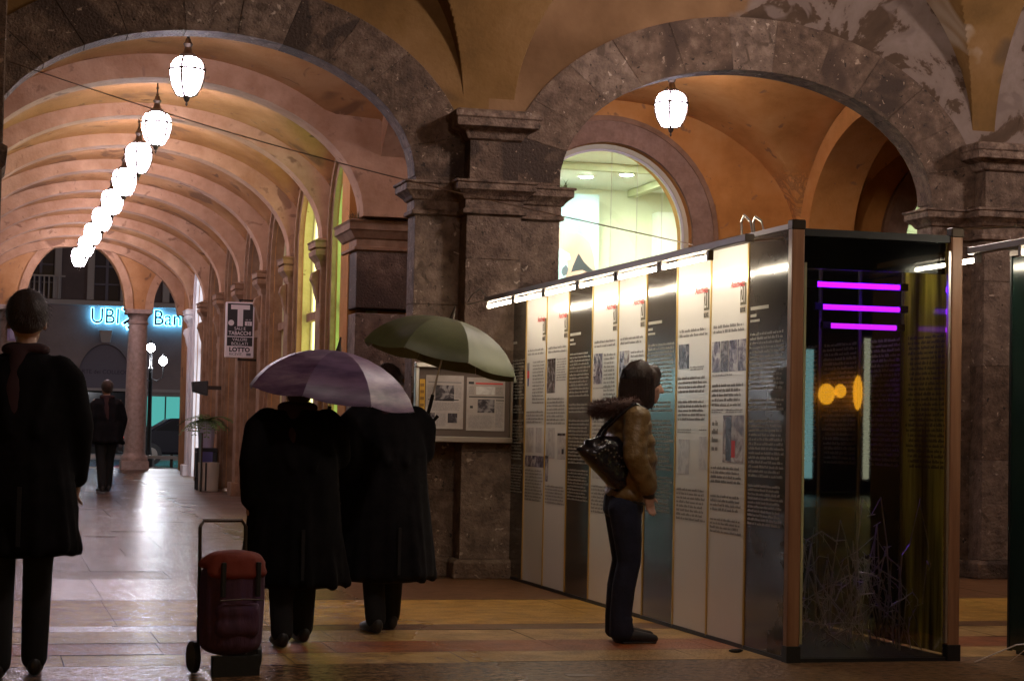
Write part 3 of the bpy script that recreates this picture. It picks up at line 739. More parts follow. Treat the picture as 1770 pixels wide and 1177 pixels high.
end_column(2.91, 'slender round stone column standing at the gallery end before the bank sign')
end_column(.45, 'round stone column at the gallery end, hidden by the tall dark man')
t = thing('wall_notice', 'white framed paper notice on the end column', 'notice', (.62, 38.8, 2.75))
MB().box(.40, .92, 38.86, 38.9, 2.76, 3.16).build('frame', mat('purple_frame', (.10, .06, .12), .5), t)
MB().box(.45, .87, 38.85, 38.858, 2.80, 3.12).build('sheet', mat('lilac_paper', (.17, .14, .21), .7), t)

# ------------------------------------------------------------------ lanterns
def make_lantern(label, loc, drop, gm=M_GLOBE):
    """loc = centre of the globe, drop = distance up to the ceiling"""
    x, y, z = loc; t = thing('hanging_lantern', label, 'lantern', loc, 'lanterns hanging from the vaults')
    prof = [(.035, -.185), (.085, -.168), (.125, -.10), (.148, -.02), (.154, .045), (.152, .06), (.143, .105), (.12, .145), (.08, .168), (.04, .175)]
    MB().lathe(prof, loc, 20).build('globe', gm, t, smooth=60)
    fr = MB()
    for k in range(4):
        a = PI / 4 + k * PI / 2 + .35
        fr.tube([(x + (r + .006) * math.cos(a), y + (r + .006) * math.sin(a), z + h) for (r, h) in prof[:-1]], .0125, 6)
    fr.tube([(x + .157 * math.cos(2 * PI * k / 20), y + .157 * math.sin(2 * PI * k / 20), z + .055) for k in range(20)], .0115, 6, closed=True)
    fr.build('frame', M_METAL, t)
    MB().lathe([(.004, -.27), (.012, -.255), (.008, -.235), (.022, -.22), (.03, -.195), (.045, -.182)], loc, 10).build('finial', M_METAL, t, smooth=40)
    MB().lathe([(.08, .166), (.075, .19), (.042, .215), (.03, .26), (.045, .29), (.03, .31), (.022, .34)], loc, 12).build('cap', M_METAL, t, smooth=40)
    st = MB(); hh = .34; k = 0
    while hh < drop - .06:
        st.lathe([(.010, 0), (.016, .01), (.016, .02), (.010, .03), (.0085, .07)], (x, y, z + hh), 8); hh += .07; k += 1
    st.build('stem', M_METAL, t, smooth=40)
    MB().lathe([(.012, drop - .07), (.05, drop - .05), (.085, drop - .02), (.09, drop)], loc, 14).build('rosette', M_METAL, t, smooth=40)
    return t
ordn = ['first and largest lantern, hanging just behind the left stone arch', 'second lantern of the gallery row, under its own ceiling rosette', 'third lantern of the gallery row', 'fourth lantern of the gallery row', 'fifth lantern of the gallery row',
        'sixth lantern of the gallery row', 'seventh lantern, overlapping its neighbours in the bright string', 'eighth lantern, second from the far end of the row', 'ninth and smallest lantern, at the far end of the row']
LX, LZ = 1.672, 4.3445
l0 = make_lantern(ordn[0], (LX, 17.55, LZ), .62)
for i in range(8):
    d_ = dup(l0, (LX, 20.783 + i * BAY, LZ), ordn[i + 1]); d_.rotation_euler = (RND.uniform(-.02, .02), RND.uniform(-.02, .02), RND.uniform(0, 3))
dup(l0, (6.40, 17.9, 4.40), 'single lantern glowing under the second stone arch, above the shop window')
make_lantern('lantern hanging above the frame edge, only its finial tip showing', (5.366, 13.5, 4.735), 1.36, M_GLOBE_NEAR)
make_lantern('lantern of the near aisle hanging past the second pier, out of the frame', (10.05, 13.5, 4.735), 1.36, M_GLOBE_NEAR)
make_lantern('lantern of the near aisle hanging high before the woman, above the frame', (3.3, 7.2, 4.75), 1.34, M_GLOBE_NEAR)

# ------------------------------------------------------------------ exhibition wall: ten tall panels
XP, YP0, PW, PH = 4.279, 9.98, .6, 2.39
RD = (0, -1, 0); RN = (-1, 0, 0)
dw = thing('display_wall', 'long exhibition wall of alternating black and white text panels', 'display wall', (XP, 13, 0))
M_PWHITE = mat('white_panel_laminate', (.74, .71, .68), .2, spec=.45)
M_PDARK = mat('dark_panel_laminate', rough=.14, spec=.4, cols=[(.3, (.050, .040, .032)), (.7, (.066, .054, .044))], scale=2)
M_TXTW = mat('pale_print', (.36, .33, .29), .6)
M_TXTK = mat('dark_print', (.15, .135, .13), .6)
def photo_mat(name, lo, mid, hi, sc_=9):
    return mat(name, rough=.25, cols=[(.36, lo), (.5, mid), (.62, hi)], scale=sc_, detail=3, ndist=1.2)
PH_A = photo_mat('dark_photograph', (.02, .018, .02), (.06, .05, .06), (.28, .25, .26))
PH_B = photo_mat('grey_photograph', (.05, .04, .07), (.22, .19, .24), (.52, .48, .50), 12)
PH_C = photo_mat('tinted_drawing', (.10, .06, .06), (.36, .28, .25), (.55, .49, .44), 8)
PH_D = photo_mat('faint_document', (.46, .42, .43), (.58, .54, .53), (.64, .61, .60), 14)
WH = [1, 2, 4, 5, 7, 8]
for i in range(10):
    ya, yb = YP0 + PW * i, YP0 + PW * (i + 1)
    white = i in WH
    p = MB().box(XP, XP + .018, ya + .009, yb - .009, .025, PH - .012).build('panel', M_PWHITE if white else M_PDARK, dw, label='white text panel' if white else 'black text panel')
    O = (XP, yb - .009, 0); W = PW - .018     # u runs from the far edge towards the camera
    r = random.Random(40 + i)
    R = lambda items, m_, name, d=.0015, kind=None: rects(RD, RN, O, p, name, m_, items, d, kind)
    if not white:
        L = []
        R([(.03, .30, 1.955, 1.975), (.03, .12, 1.915, 1.932), (.03, .17, 1.885, 1.90)], M_TXTW, 'heading')
        L += print_lines(.03, W - .03, 1.83, 1.49, .026, r) + print_lines(.03, W - .03, 1.45, 1.36, .026, r) + print_lines(.03, W - .03, 1.33, .98, .026, r) + print_lines(.03, W - .03, .96, .70, .024, r)
        L += print_lines(.03, W - .08, .66, .64, .02, r)
        R(L, M_TXTW, 'small_print', kind='stuff')
    else:
        # logo: red script over a dark box with figures
        R([(W - .115, W - .02, 1.995, 2.125)], mat('olive_black_print', (.075, .055, .02), .5), 'logo_box', .001)
        R([(W - .115, W - .02, 1.945, 1.992)], mat('beige_print', (.42, .36, .28), .5), 'logo_foot', .001)
        text('21', .135, (XP - .0025, yb - .009 - (W - .108), 2.012), RD, RN, M_PWHITE, p, 'logo_figures', .0005, sx=.55)
        text('BLOCK', .040, (XP - .0025, yb - .009 - (W - .112), 1.953), RD, RN, M_INK, p, 'logo_word', .0005, sx=.62)
        text('Auschwitz', .062, (XP - .003, yb - .009 - (W - .265), 2.105), RD, RN, M_RED, p, 'logo_script', .0005, sx=.85, shear=.2)
        L = print_lines(.04, W - .03, 1.90, 1.815, .030, r)
        if i == 1:
            for k in range(4):
                R([(.025 + k * .138, .025 + k * .138 + .13, 1.61, 1.795)], [PH_B, PH_A, PH_B, PH_B][k], 'photograph')
            L += print_lines(.03, .40, 1.60, 1.575, .016, r) + print_lines(.03, W - .03, 1.545, 1.40, .029, r) + print_lines(.03, .22, 1.39, 1.36, .014, r) + print_lines(.26, W - .03, 1.39, 1.36, .014, r)
            R([(.22, W - .03, 1.07, 1.35)], PH_C, 'drawing'); R([(.36, .42, 1.10, 1.20)], M_RED, 'red_mark', .002)
            R([(.27, .36, 1.08, 1.34)], PH_A, 'drawn_figure', .002)
            L += print_lines(.03, W - .03, 1.05, .92, .027, r) + print_lines(.03, W - .03, .88, .77, .026, r) + print_lines(.03, W - .03, .74, .63, .024, r)
            L += print_lines(.04, .16, 1.33, 1.1, .05, r)
        elif i == 2:
            R([(.03, .22, 1.645, 1.80)], PH_A, 'photograph')
            L += print_lines(.24, .5, 1.66, 1.63, .015, r) + print_lines(.03, W - .03, 1.60, 1.47, .028, r) + print_lines(.03, W - .03, 1.45, 1.30, .027, r)
            L += print_lines(.03, .3, 1.27, 1.23, .016, r) + print_lines(.42, W - .02, 1.27, 1.24, .016, r)
            R([(.05, .25, .98, 1.20), (.42, W - .03, 1.02, 1.22)], PH_D, 'document')
            L += print_lines(.03, W - .03, .90, .68, .026, r)
        elif i in (4, 5):
            R([(.03, .24, 1.58, 1.80)], PH_B, 'photograph')
            if i == 4: R([(.13, .24, 1.70, 1.80)], PH_C, 'tinted_photograph', .002)
            L += print_lines(.27, W - .03, 1.80, 1.42, .028, r) + print_lines(.03, .5, 1.56, 1.53, .016, r) + print_lines(.03, W - .03, 1.38, 1.10, .028, r)
            R([(.05, .27, .9, 1.07)], PH_D, 'document'); L += print_lines(.03, W - .03, .86, .64, .026, r)
        elif i == 7:
            R([(.02, .25, 1.53, 1.80)], PH_A, 'photograph')
            L += print_lines(.28, W - .03, 1.80, 1.60, .02, r) + print_lines(.03, W - .03, 1.50, 1.28, .027, r)
            R([(.03, .27, 1.02, 1.26), (.34, W - .03, 1.02, 1.2)], PH_D, 'document'); R([(.01, .10, .84, 1.04)], PH_B, 'photograph')
            R([(.34, W - .04, 1.2, 1.22), (.46, .52, 1.06, 1.1)], PH_A, 'printed_bar', .002)
            L += print_lines(.03, W - .03, .82, .66, .025, r)
        else:
            R([(.03, .10, 1.72, 1.785)], M_INKGREY, 'figure_top', .0015); R([(.035, .10, 1.66, 1.72)], M_RED, 'figure_middle'); R([(.05, .09, 1.595, 1.66)], mat('navy_print', (.04, .05, .15), .6), 'figure_legs')
            L += print_lines(.20, W - .03, 1.80, 1.44, .027, r) + print_lines(.03, W - .03, 1.40, 1.28, .027, r)
            R([(.05, .27, 1.06, 1.26), (.33, .5, 1.06, 1.26)], PH_D, 'document')
            R([(.02, W - .02, .945, 1.035)], PH_B, 'photograph_strip')
            L += print_lines(.03, W - .03, .93, .66, .026, r)
        R(L, M_TXTK, 'small_print', kind='stuff')
for i in range(11):
    yy = YP0 + PW * i
    MB().box(XP - .006, XP + .02, yy - .009, yy + .009, .012, PH - .01).build('edge_trim', M_BRASS if 0 < i < 10 else M_COPPER, dw)
MB().box(XP - .004, XP + .03, YP0, YP0 + 6, PH - .010, PH + .018).build('top_rail', M_ALU, dw)
MB().box(XP - .006, XP + .03, YP0, YP0 + 6, 0, .024).build('foot_rail', M_BLACK, dw)
MB().box(XP + .019, XP + .03, YP0 + .02, YP0 + 6, .026, PH - .012).build('backing_board', M_BLACK, dw)

# light rail with six fluorescent tubes on arms in front of the wall
def light_rail(label, xr, xw, y0, y1, ztube, tubes, arms, zarm):
    t = thing('light_rail', label, 'light rail', (xr, (y0 + y1) / 2, ztube))
    MB().box(xr - .028, xr + .028, y0, y1, ztube + .035, ztube + .078).build('rail', M_ALU, t, bev=.005)
    for (a, b) in tubes:
        tb = MB().tube([(xr, a, ztube), (xr, b, ztube)], .014, 8).build('tube', M_TUBE, t, smooth=40)
        for e, s_ in ((a, -1), (b, 1)): MB().box(xr - .016, xr + .016, min(e, e + s_ * .035), max(e, e + s_ * .035), ztube - .018, ztube + .034).build('tube_socket', M_ALU, tb)
    for yy in arms:
        MB().tube([(xr, yy, ztube + .06), (xw, yy, zarm)], .009, 6).build('arm', M_STEEL, t)
    return t
light_rail('row of six lit fluorescent tubes along the top of the exhibition wall', 3.96, XP - .01, 9.78, 15.45, 2.24,
           [(10.40 + .85 * k, 11.15 + .85 * k) for k in range(6)], [10.05, 11.2, 12.9, 14.6], 2.33)
mb = MB().tube([(3.95, 15.4, 2.30), (3.9, 15.7, 2.28), (3.86, 15.76, 2.27)], .005, 5)
mb.tube([(3.95, 15.42, 2.31), (3.92, 15.55, 2.39), (3.88, 15.66, 2.35), (3.87, 15.77, 2.29)], .005, 5)
solo(mb, 'power_lead', M_STEEL, 'thin power lead looping from the light rail end to the pier', 'cable')
for (yy, s_) in ((10.62, 1), (10.45, .8)):
    mb = MB().tube([(XP + .01, yy + .10 * s_, PH + .02), (XP, yy + .09 * s_, PH + .10 * s_), (XP - .01, yy + .02, PH + .13 * s_), (XP, yy - .05, PH + .09 * s_), (XP + .01, yy - .06, PH + .02)], .007, 6)
    solo(mb, 'cable_loop', M_STEEL, 'pale cable loop standing on the panel top, %s' % ('nearer the light tubes' if s_ == 1 else 'nearer the corner post'), 'cable', group='cable loops on the exhibition wall')

# ------------------------------------------------------------------ glass ended cabinet behind the panels
XC1 = 5.275
cb = thing('display_cabinet', 'tall dark display cabinet with smoked glass end and a purple tube and modelled reflections inside', 'cabinet', ((XP + XC1) / 2, 11, 0))
for (xa, xb, lab) in ((XP - .012, XP + .062, None), (XC1 - .04, XC1 + .03, None)):
    pm = MB().box(xa, xb, YP0 - .06, YP0 + .0, .03, PH - .005).build('corner_post', M_COPPER, cb, bev=.006)
    MB().box(xa - .004, xb + .004, YP0 - .066, YP0 + .004, PH - .02, PH + .035).build('post_cap', M_METAL, pm, bev=.006)
    MB().box(xa - .004, xb + .004, YP0 - .066, YP0 + .004, 0, .09).build('post_foot', M_BLACK, pm)
MB().box(XP + .064, XP + .078, YP0 - .055, YP0 - .03, .1, PH - .2).build('steel_strip', M_STEEL, cb)
MB().box(XC1 - .056, XC1 - .042, YP0 - .055, YP0 - .03, .1, PH - .1).build('steel_strip', M_STEEL, cb)
MB().box(XP + .062, XC1 - .04, YP0 - .045, YP0 - .015, PH - .05, PH - .01).build('head_rail', M_BLACK, cb)
MB().box(XP + .08, XC1 - .058, YP0 - .036, YP0 - .030, .02, PH - .052).build('glass_pane', M_GLASSDK, cb)
MB().box(XP + .062, XC1 - .04, YP0 - .05, YP0 - .012, .0, .02).build('sill', M_BLACK, cb)
MB().box(XP + .066, XC1 - .042, YP0 + .012, YP0 + .02, 2.165, PH - .012).build('header_board', M_BLACKGLOSS, cb)
MB().box(XP + .031, XC1 + .02, YP0 + 2.6, YP0 + 6, PH - .004, PH + .012).build('roof_board', M_BLACK, cb)
MB().box(XP + .031, XC1 - .02, YP0, YP0 + 6, .004, .02).build('floor_board', M_BLACK, cb)
M_INNER = mat('dark_mirror_laminate', (.018, .016, .018), .07)
M_TRANS = bpy.data.materials.new('olive_translucent_panel'); M_TRANS.use_nodes = True  # olive tint and streaks stand in for yellow-green light coming through the panel
_n = M_TRANS.node_tree.nodes; _l = M_TRANS.node_tree.links
_b = _n['Principled BSDF']; _b.inputs['Base Color'].default_value = (.12, .10, .04, 1); _b.inputs['Roughness'].default_value = .12
_t = _n.new('ShaderNodeBsdfTranslucent'); _t.inputs[0].default_value = (.80, .70, .24, 1)
_g = _n.new('ShaderNodeNewGeometry'); _p = _n.new('ShaderNodeMapping'); _p.inputs['Scale'].default_value = (9, 9, .8); _l.new(_g.outputs['Position'], _p.inputs[0])
_z = _n.new('ShaderNodeTexNoise'); _z.inputs['Scale'].default_value = 1.3; _z.inputs['Detail'].default_value = 5; _l.new(_p.outputs[0], _z.inputs['Vector'])
_c = _n.new('ShaderNodeValToRGB'); _c.color_ramp.elements[0].position = .36; _c.color_ramp.elements[0].color = (.10, .085, .03, 1); _c.color_ramp.elements[1].position = .66; _c.color_ramp.elements[1].color = (.85, .76, .30, 1)
_l.new(_z.outputs['Fac'], _c.inputs[0]); _l.new(_c.outputs[0], _t.inputs[0])
_m = _n.new('ShaderNodeMixShader'); _m.inputs[0].default_value = .65
_l.new(_b.outputs[0], _m.inputs[1]); _l.new(_t.outputs[0], _m.inputs[2]); _l.new(_m.outputs[0], _n['Material Output'].inputs[0])
for i in range(10):
    ya, yb = YP0 + PW * i, YP0 + PW * (i + 1)
    p = MB().box(XC1 - .006, XC1, ya + .008, yb - .008, .03, PH - .006).build('side_panel', M_TRANS if i in (0, 4) else M_INNER, cb)
    MB().box(XC1 - .016, XC1 + .008, yb - .008, yb + .008, .02, PH - .006).build('edge_strip', M_STEEL if i < 4 else M_ALU, cb)
    if i < 4:
        r = random.Random(90 + i)
        rects((0, 1, 0), (-1, 0, 0), (XC1 - .006, ya, 0), p, 'reversed_print', M_INK, [(a, b, c, d) for (a, b, c, d) in print_lines(.04, PW - .04, 1.84, 1.1, .03, r)], -.0015, 'stuff') if False else None
        mbp = MB()
        for (a, b, c, d) in print_lines(.04, PW - .04, 1.84, 1.05, .03, r):
            mbp.add([(XC1 - .0075, ya + a, c), (XC1 - .0075, ya + b, c), (XC1 - .0075, ya + b, d), (XC1 - .0075, ya + a, d)], [(0, 1, 2, 3)])
        mbp.build('reversed_print', M_TXTW if i != 0 else M_INK, p, kind='stuff')
for (yy, zz, st_, xa_, xb_) in ((10.30, 2.105, 8, 4.58, 5.10), (10.42, 1.985, 2.6, 4.67, 5.16), (10.54, 1.885, 1.3, 4.775, 5.20)):  # lower two dimmer tubes stand in for smeared reflections of the top one
    mu = mat('purple_tube_and_reflection_glow_%d' % (st_ * 10), (.4, .1, .6), .3, emit=(.5 / st_ + .02, .012 / st_, 1.0), strength=st_)
    tb = MB().tube([(xa_, yy, zz), (xb_, yy, zz)], .015, 8).build('purple_tube_and_reflection', mu, cb, smooth=40)
    MB().box(xa_ - .05, xa_, yy - .02, yy + .02, zz - .018, zz + .022).build('tube_socket', M_BLACK, tb)
    MB().box(xb_, xb_ + .05, yy - .02, yy + .02, zz - .018, zz + .022).build('tube_socket', M_BLACK, tb)
MB().box(XP + .031, XC1 - .02, YP0 + 5.9, YP0 + 5.94, .03, PH - .01).build('end_board', M_BLACK, cb)
# tangle of pale wire lying in the cabinet
wt = MB(); r = random.Random(12)
for k in range(46):
    c = Vector((r.uniform(XP + .2, XC1 - .1), r.uniform(10.1, 10.75), .06))
    a = r.uniform(0, 2 * PI); L_ = r.uniform(.25, .75); hgt = r.uniform(.08, .95) * (0.5 + .5 * (c.x - XP))
    pts = []
    for s_ in range(9):
        q = s_ / 8; bend = math.sin(q * PI) * r.uniform(.5, 1)
        px = c.x + (q - .5) * L_ * math.cos(a) + .06 * math.sin(5 * q + k); py = c.y + (q - .5) * L_ * .5 * math.sin(a) + .03 * math.cos(7 * q + k)
        pts.append((min(XC1 - .03, max(XP + .09, px)), min(10.9, max(10.02, py)), .05 + hgt * bend + .12 * q * (k % 3)))
    wt.tube(pts, r.choice([.0018, .0028, .0046]), 4)
    for s_ in (2, 4, 6):       # barbs
        b = Vector(pts[s_]); d = Vector((r.uniform(-1, 1), r.uniform(-.5, .5), r.uniform(-1, 1))).normalized() * .025
        wt.tube([b - d, b + d], .0022, 4)
solo(wt, 'wire_tangle', mat('pale_barbed_wire', (.80, .74, .76), .35, .3), 'tangle of pale barbed wire piled at the bottom of the cabinet', 'wire tangle')
mb = MB().tube([(5.28, 9.70, .02), (5.45, 9.55, .13), (5.62, 9.42, .16), (5.75, 9.30, .10), (5.9, 9.2, .06)], .004, 5).tube([(5.45, 9.62, .03), (5.5, 9.55, .1), (5.57, 9.5, .04), (5.6, 9.45, .09)], .003, 5)
solo(mb, 'wire_strand', MATS['pale_barbed_wire'], 'loose pale wire strand curling on the floor past the cabinet', 'wire')
# second exhibition unit: only its dark end and one tube reach into view
XQ = 5.78
d2 = thing('display_wall', 'dark green end of a second exhibition wall at the frame edge', 'display wall', (XQ, 8.6, 0))
M_DGREEN = mat('dark_green_laminate', (.012, .03, .024), .2)
for i in range(4):
    MB().box(XQ, XQ + .02, 10.22 - .6 * (i + 1) + .008, 10.22 - .6 * i - .008, .03, 2.30).build('panel', M_DGREEN if i != 1 else M_PWHITE, d2)
    MB().box(XQ - .006, XQ + .022, 10.212 - .6 * i, 10.228 - .6 * i, .02, 2.31).build('edge_trim', M_BLACK, d2)
MB().box(XQ - .01, XQ + .03, 7.8, 10.23, 2.311, 2.34).build('top_rail', M_ALU, d2)
MB().box(XQ + .05, XQ + 1.0, 7.8, 10.22, 0, 2.3).build('backing_board', M_BLACK, d2)
light_rail('fluorescent tube on the second exhibition wall, right of the cabinet', 5.56, XQ - .01, 8.4, 10.30, 2.28, [(10.24, 10.58), (8.9, 9.7)], [10.1, 9.0], 2.34)
mb = MB().tube([(5.285, 9.95, PH + .03), (5.62, 9.3, 2.40), (6.0, 8.6, 2.40)], .006, 5)
for q in (.25, .5, .8): mb.ell((5.285 + .7 * q, 9.95 - 1.33 * q, PH + .025), (.012, .012, .012), 6, 5)
solo(mb, 'steel_cable', M_STEEL, 'taut steel cable with small clips from cabinet corner to second wall', 'cable')
# thin wire slung across the arches
mb = MB(); pts = []
A_, B_ = Vector((-.1, 15.93, 4.14)), Vector((XP, 11.5, PH + .03))
for k in range(25):
    q = k / 24; p = A_.lerp(B_, q); p.z -= .10 * math.sin(PI * q); pts.append(p)
solo(mb.tube(pts, .0042, 5), 'slung_wire', mat('dull_wire', (.20, .13, .10), .5), 'thin dull wire slung from the first arch to the exhibition wall top', 'wire')

# ------------------------------------------------------------------ newspaper board on the pier
bd = thing('notice_board', 'glazed aluminium board with newspaper pages on the middle pier', 'notice board', (3.86, 15.72, 1.17))
BX0, BX1, BZ0, BZ1, BY = 3.44, 4.235, 1.175, 1.735, 15.70
MB().box(BX0, BX1, BY + .005, 15.788, BZ0, BZ1).build('backboard', mat('brown_backboard', (.10, .065, .05), .6), bd)
MB().box(BX0 - .02, BX1 + .02, BY - .04, BY + .03, BZ1 + .001, BZ1 + .045).build('top_frame', M_STEEL, bd, bev=.006)
MB().box(BX0 - .02, BX1 + .02, BY - .04, BY + .03, BZ0 - .05, BZ0 - .001).build('bottom_frame', M_STEEL, bd, bev=.006)
MB().box(BX0 - .02, BX0 + .012, BY - .03, BY + .03, BZ0, BZ1).build('side_frame', M_STEEL, bd, bev=.004)
MB().box(BX1 - .005, BX1 + .02, BY - .03, BY + .03, BZ0, BZ1).build('side_frame', M_STEEL, bd, bev=.004)
mb = MB()
for sx in (BX0 + .06, BX0 + .12): mb.lathe([(.006, 0), (.006, .012)], (sx, BY - .05, BZ0 - .03), 8)
mb.build('lock_screw', M_STEEL, bd)
def newspaper(x0, x1, z0, z1, label, seed):
    r = random.Random(seed); t = thing('newspaper_page', label, 'newspaper', ((x0 + x1) / 2, BY, z0))
    MB().box(x0, x1, BY - .002, BY + .002, z0, z1).build('sheet', M_PAPER, t)
    X, Nn, O = (1, 0, 0), (0, -1, 0), (x0, BY - .002, z0); Wd, Hh = x1 - x0, z1 - z0
    def R(items, m_, name, d=.001, kind=None): return rects(X, Nn, O, t, name, m_, items, d, kind)
    if seed == 1:
        R([(.08, .24, Hh - .21, Hh - .08)], PH_A, 'photograph'); R([(.04, .08, .05, .13)], PH_A, 'small_photograph'); R([(.19, .27, .05, .13)], PH_A, 'small_photograph')
        R([(.02, Wd - .02, Hh - .062, Hh - .052)], M_INKGREY, 'rule')
        L = print_lines(.015, .075, Hh - .08, .24, .011, r) + print_lines(.25, Wd - .015, Hh - .08, .24, .011, r) + print_lines(.015, Wd - .015, .22, .14, .010, r) + print_lines(.09, .18, .13, .02, .009, r)
        R([(.02, .28, .235, .243)], M_INK, 'headline')
    else:
        R([(.08, .24, Hh - .14, Hh - .075)], PH_D, 'picture'); R([(.095, .24, .15, .26)], PH_A, 'photograph'); R([(.015, .06, Hh - .055, Hh - .035)], M_INK, 'masthead_box'); R([(.03, .055, .185, .205)], M_INK, 'badge')
        R([(.075, .31, Hh - .055, Hh - .042)], M_RED, 'masthead'); R([(.02, .32, .275, .285), (.25, .32, .25, .258)], M_INK, 'headline')
        L = print_lines(.015, .07, Hh - .075, .29, .011, r) + print_lines(.25, Wd - .01, Hh - .075, .29, .011, r) + print_lines(.25, Wd - .01, .24, .02, .011, r) + print_lines(.02, .24, .13, .02, .010, r)
    R(L, M_INKGREY, 'small_print', .0008, 'stuff')
newspaper(3.515, 3.835, 1.235, 1.675, 'newspaper page with one wide photo, on the board beside a yellow strip', 1)
newspaper(3.862, 4.19, 1.225, 1.665, 'newspaper page with red masthead under two white paper scraps', 2)
t = thing('poster', 'narrow yellow poster strip at the edge of the newspaper board', 'poster', (3.485, BY, 1.32))
MB().box(3.462, 3.508, BY - .002, BY + .002, 1.32, 1.64).build('sheet', M_YEL, t)
for k in range(5): MB().box(3.468, 3.50, BY - .0035, BY - .0025, 1.36 + .055 * k, 1.385 + .055 * k).build('print_block', mat('dark_orange_print', (.25, .12, .02), .7), t)
mb = MB().prism([(4.02, 1.70), (4.06, 1.715), (4.095, 1.70), (4.10, 1.67), (4.07, 1.65), (4.03, 1.655)], FX, BY - .006, BY - .0045).prism([(4.11, 1.675), (4.16, 1.69), (4.165, 1.67), (4.12, 1.66)], FX, BY - .006, BY - .0045)
solo(mb, 'paper_scrap', M_PAPER, 'torn white paper scraps stuck above the newspaper with red masthead', 'paper')

# tufts of weed on the stone ledges
def weed(x, y, z, label, n=26, h=.13):
    r = random.Random(int(x * 100)); mb = MB()
    for k in range(n):
        a = r.uniform(0, 2 * PI); l = r.uniform(.4, 1) * h; b = Vector((x + r.uniform(-.07, .07), y + r.uniform(-.04, .04), z)); d = Vector((math.cos(a) * .4, math.sin(a) * .4, 1)).normalized() * l
        s_ = Vector((-math.sin(a), math.cos(a), 0)) * .004
        mb.add([b - s_, b + s_, b + d * .6 + s_ * .6, b + d + Vector((math.cos(a), math.sin(a), -.3)) * l * .25, b + d * .6 - s_ * .6], [(0, 1, 2, 4), (4, 2, 3)])
    solo(mb, 'weed_tuft', mat('dry_weed', (.10, .10, .035), .8), label, 'weed')
weed(4.76, 16.1, 3.318, 'dry weed tuft on the middle pier ledge against the lit window')
weed(3.62, 19.6, 3.36, 'dry weed tuft on the wall pier capital by the lime window')

# ------------------------------------------------------------------ tobacconist sign on the gallery wall
sg = thing('shop_sign', 'black and white T tabacchi sign standing out from the gallery wall', 'sign', (3.515, 28, 2.19))
SXA, SXB, SZA, SZB, SY = 3.315, 3.722, 2.195, 2.99, 28.0
MB().box(SXA, SXB, SY, SY + .10, SZA, SZB).build('sign_box', mat('pinkish_white_sign_face', (.80, .72, .74), .35), sg, bev=.006)
X1, N1 = (1, 0, 0), (0, -1, 0); WD = SXB - SXA; HT = SZB - SZA
def SR(items, m_, name, d=.001): return rects(X1, N1, (SXA, SY, SZA), sg, name, m_, items, d)
M_SW = MATS['pinkish_white_sign_face']
SR([(.022, WD - .022, .305, HT - .02)], M_INK, 'black_field'); SR([(.022, WD - .022, .165, .292)], M_INK, 'black_band')
def ST(s, size, u, v, m_=M_SW, sx=1.0, al='CENTER', off=0.0, name='lettering'): return text(s, size, (SXA + u, SY - .0025, SZA + v), X1, N1, m_, sg, name, .0006, sx, off, al)
SR([(WD / 2 - .135, WD / 2 + .135, HT - .105, HT - .04), (WD / 2 - .04, WD / 2 + .04, HT - .345, HT - .105)], M_SW, 'letter_t', .002)
ST('SALI E', .062, WD / 2, .395); ST('TABACCHI', .075, WD / 2, .325, off=.0015, sx=.88); ST('VALORI', .062, WD / 2, .238); ST('BOLLATI', .062, WD / 2, .178)
ST('LOTTO', .085, WD / 2, .085, M_INK, sx=1.05, off=.004); ST('RICEVIT.', .052, WD / 2 - .05, .03, M_INK); SR([(WD - .105, WD - .04, .028, .066)], M_INKGREY, 'number_plate', .0015)
SR([(WD - .135, WD - .035, HT - .335, HT - .275)], M_SW, 'number_box', .002); ST('31', .05, WD - .085, HT - .327, M_INK); ST('RIV. N°', .026, WD - .085, HT - .262)
mb = MB().lathe([(.022, 0), (.042, 0), (.042, .002), (.022, .002)], (0, 0, 0), 16)
mb.v = [(SXA + .075 + p[0], SY - .002 - p[2], SZA + HT - .30 + p[1]) for p in mb.v]
mb.build('emblem', M_SW, sg)
MB().tube([(3.5, 28.05, SZB + .03), (XR, 28.05, SZB + .03)], .015, 6).tube([(3.5, 28.05, SZA - .03), (XR, 28.05, SZA - .03)], .015, 6).tube([(3.52, 28.05, SZA - .03), (3.52, 28.05, SZB + .03)], .012, 6).build('bracket', M_METAL, sg)

# loudspeaker, fern planter, bin and floor lamp near the far end of the gallery
spk = thing('loudspeaker', 'small black loudspeaker on the pilaster above the fern', 'loudspeaker', (3.32, 31.2, 1.66))
MB().hexa([(3.2, 31.05, 1.74), (3.42, 31.0, 1.68), (3.42, 31.25, 1.68), (3.2, 31.3, 1.74), (3.18, 31.05, 1.90), (3.42, 31.0, 1.92), (3.42, 31.25, 1.92), (3.18, 31.3, 1.90)]).build('cabinet', M_BLACK, spk, bev=.01)
MB().box(3.42, 3.64, 31.1, 31.16, 1.78, 1.84).build('bracket', M_METAL, spk)
zf = fz(30.9)
pl = thing('fern_planter', 'fern in a lilac pot on a black stand by the gallery wall', 'planter', (3.41, 31, zf))
MB().lathe([(.11, .62), (.125, .80), (.145, 1.05), (.155, 1.06), (.15, 1.075), (.12, 1.07)], (3.41, 31, zf), 20).build('pot', mat('lilac_glazed_pot', (.42, .38, .55), .35), pl, smooth=40)
MB().box(3.25, 3.58, 30.85, 31.15, .62 + zf - .02, .66 + zf).box(3.25, 3.58, 30.85, 31.15, .2 + zf, .60 + zf).build('stand', M_BLACK, pl, bev=.01)
MB().box(3.26, 3.29, 30.87, 30.9, zf, .2 + zf).box(3.54, 3.57, 30.87, 30.9, zf, .2 + zf).box(3.26, 3.29, 31.1, 31.13, zf, .2 + zf).box(3.54, 3.57, 31.1, 31.13, zf, .2 + zf).build('stand_leg', M_BLACK, pl)
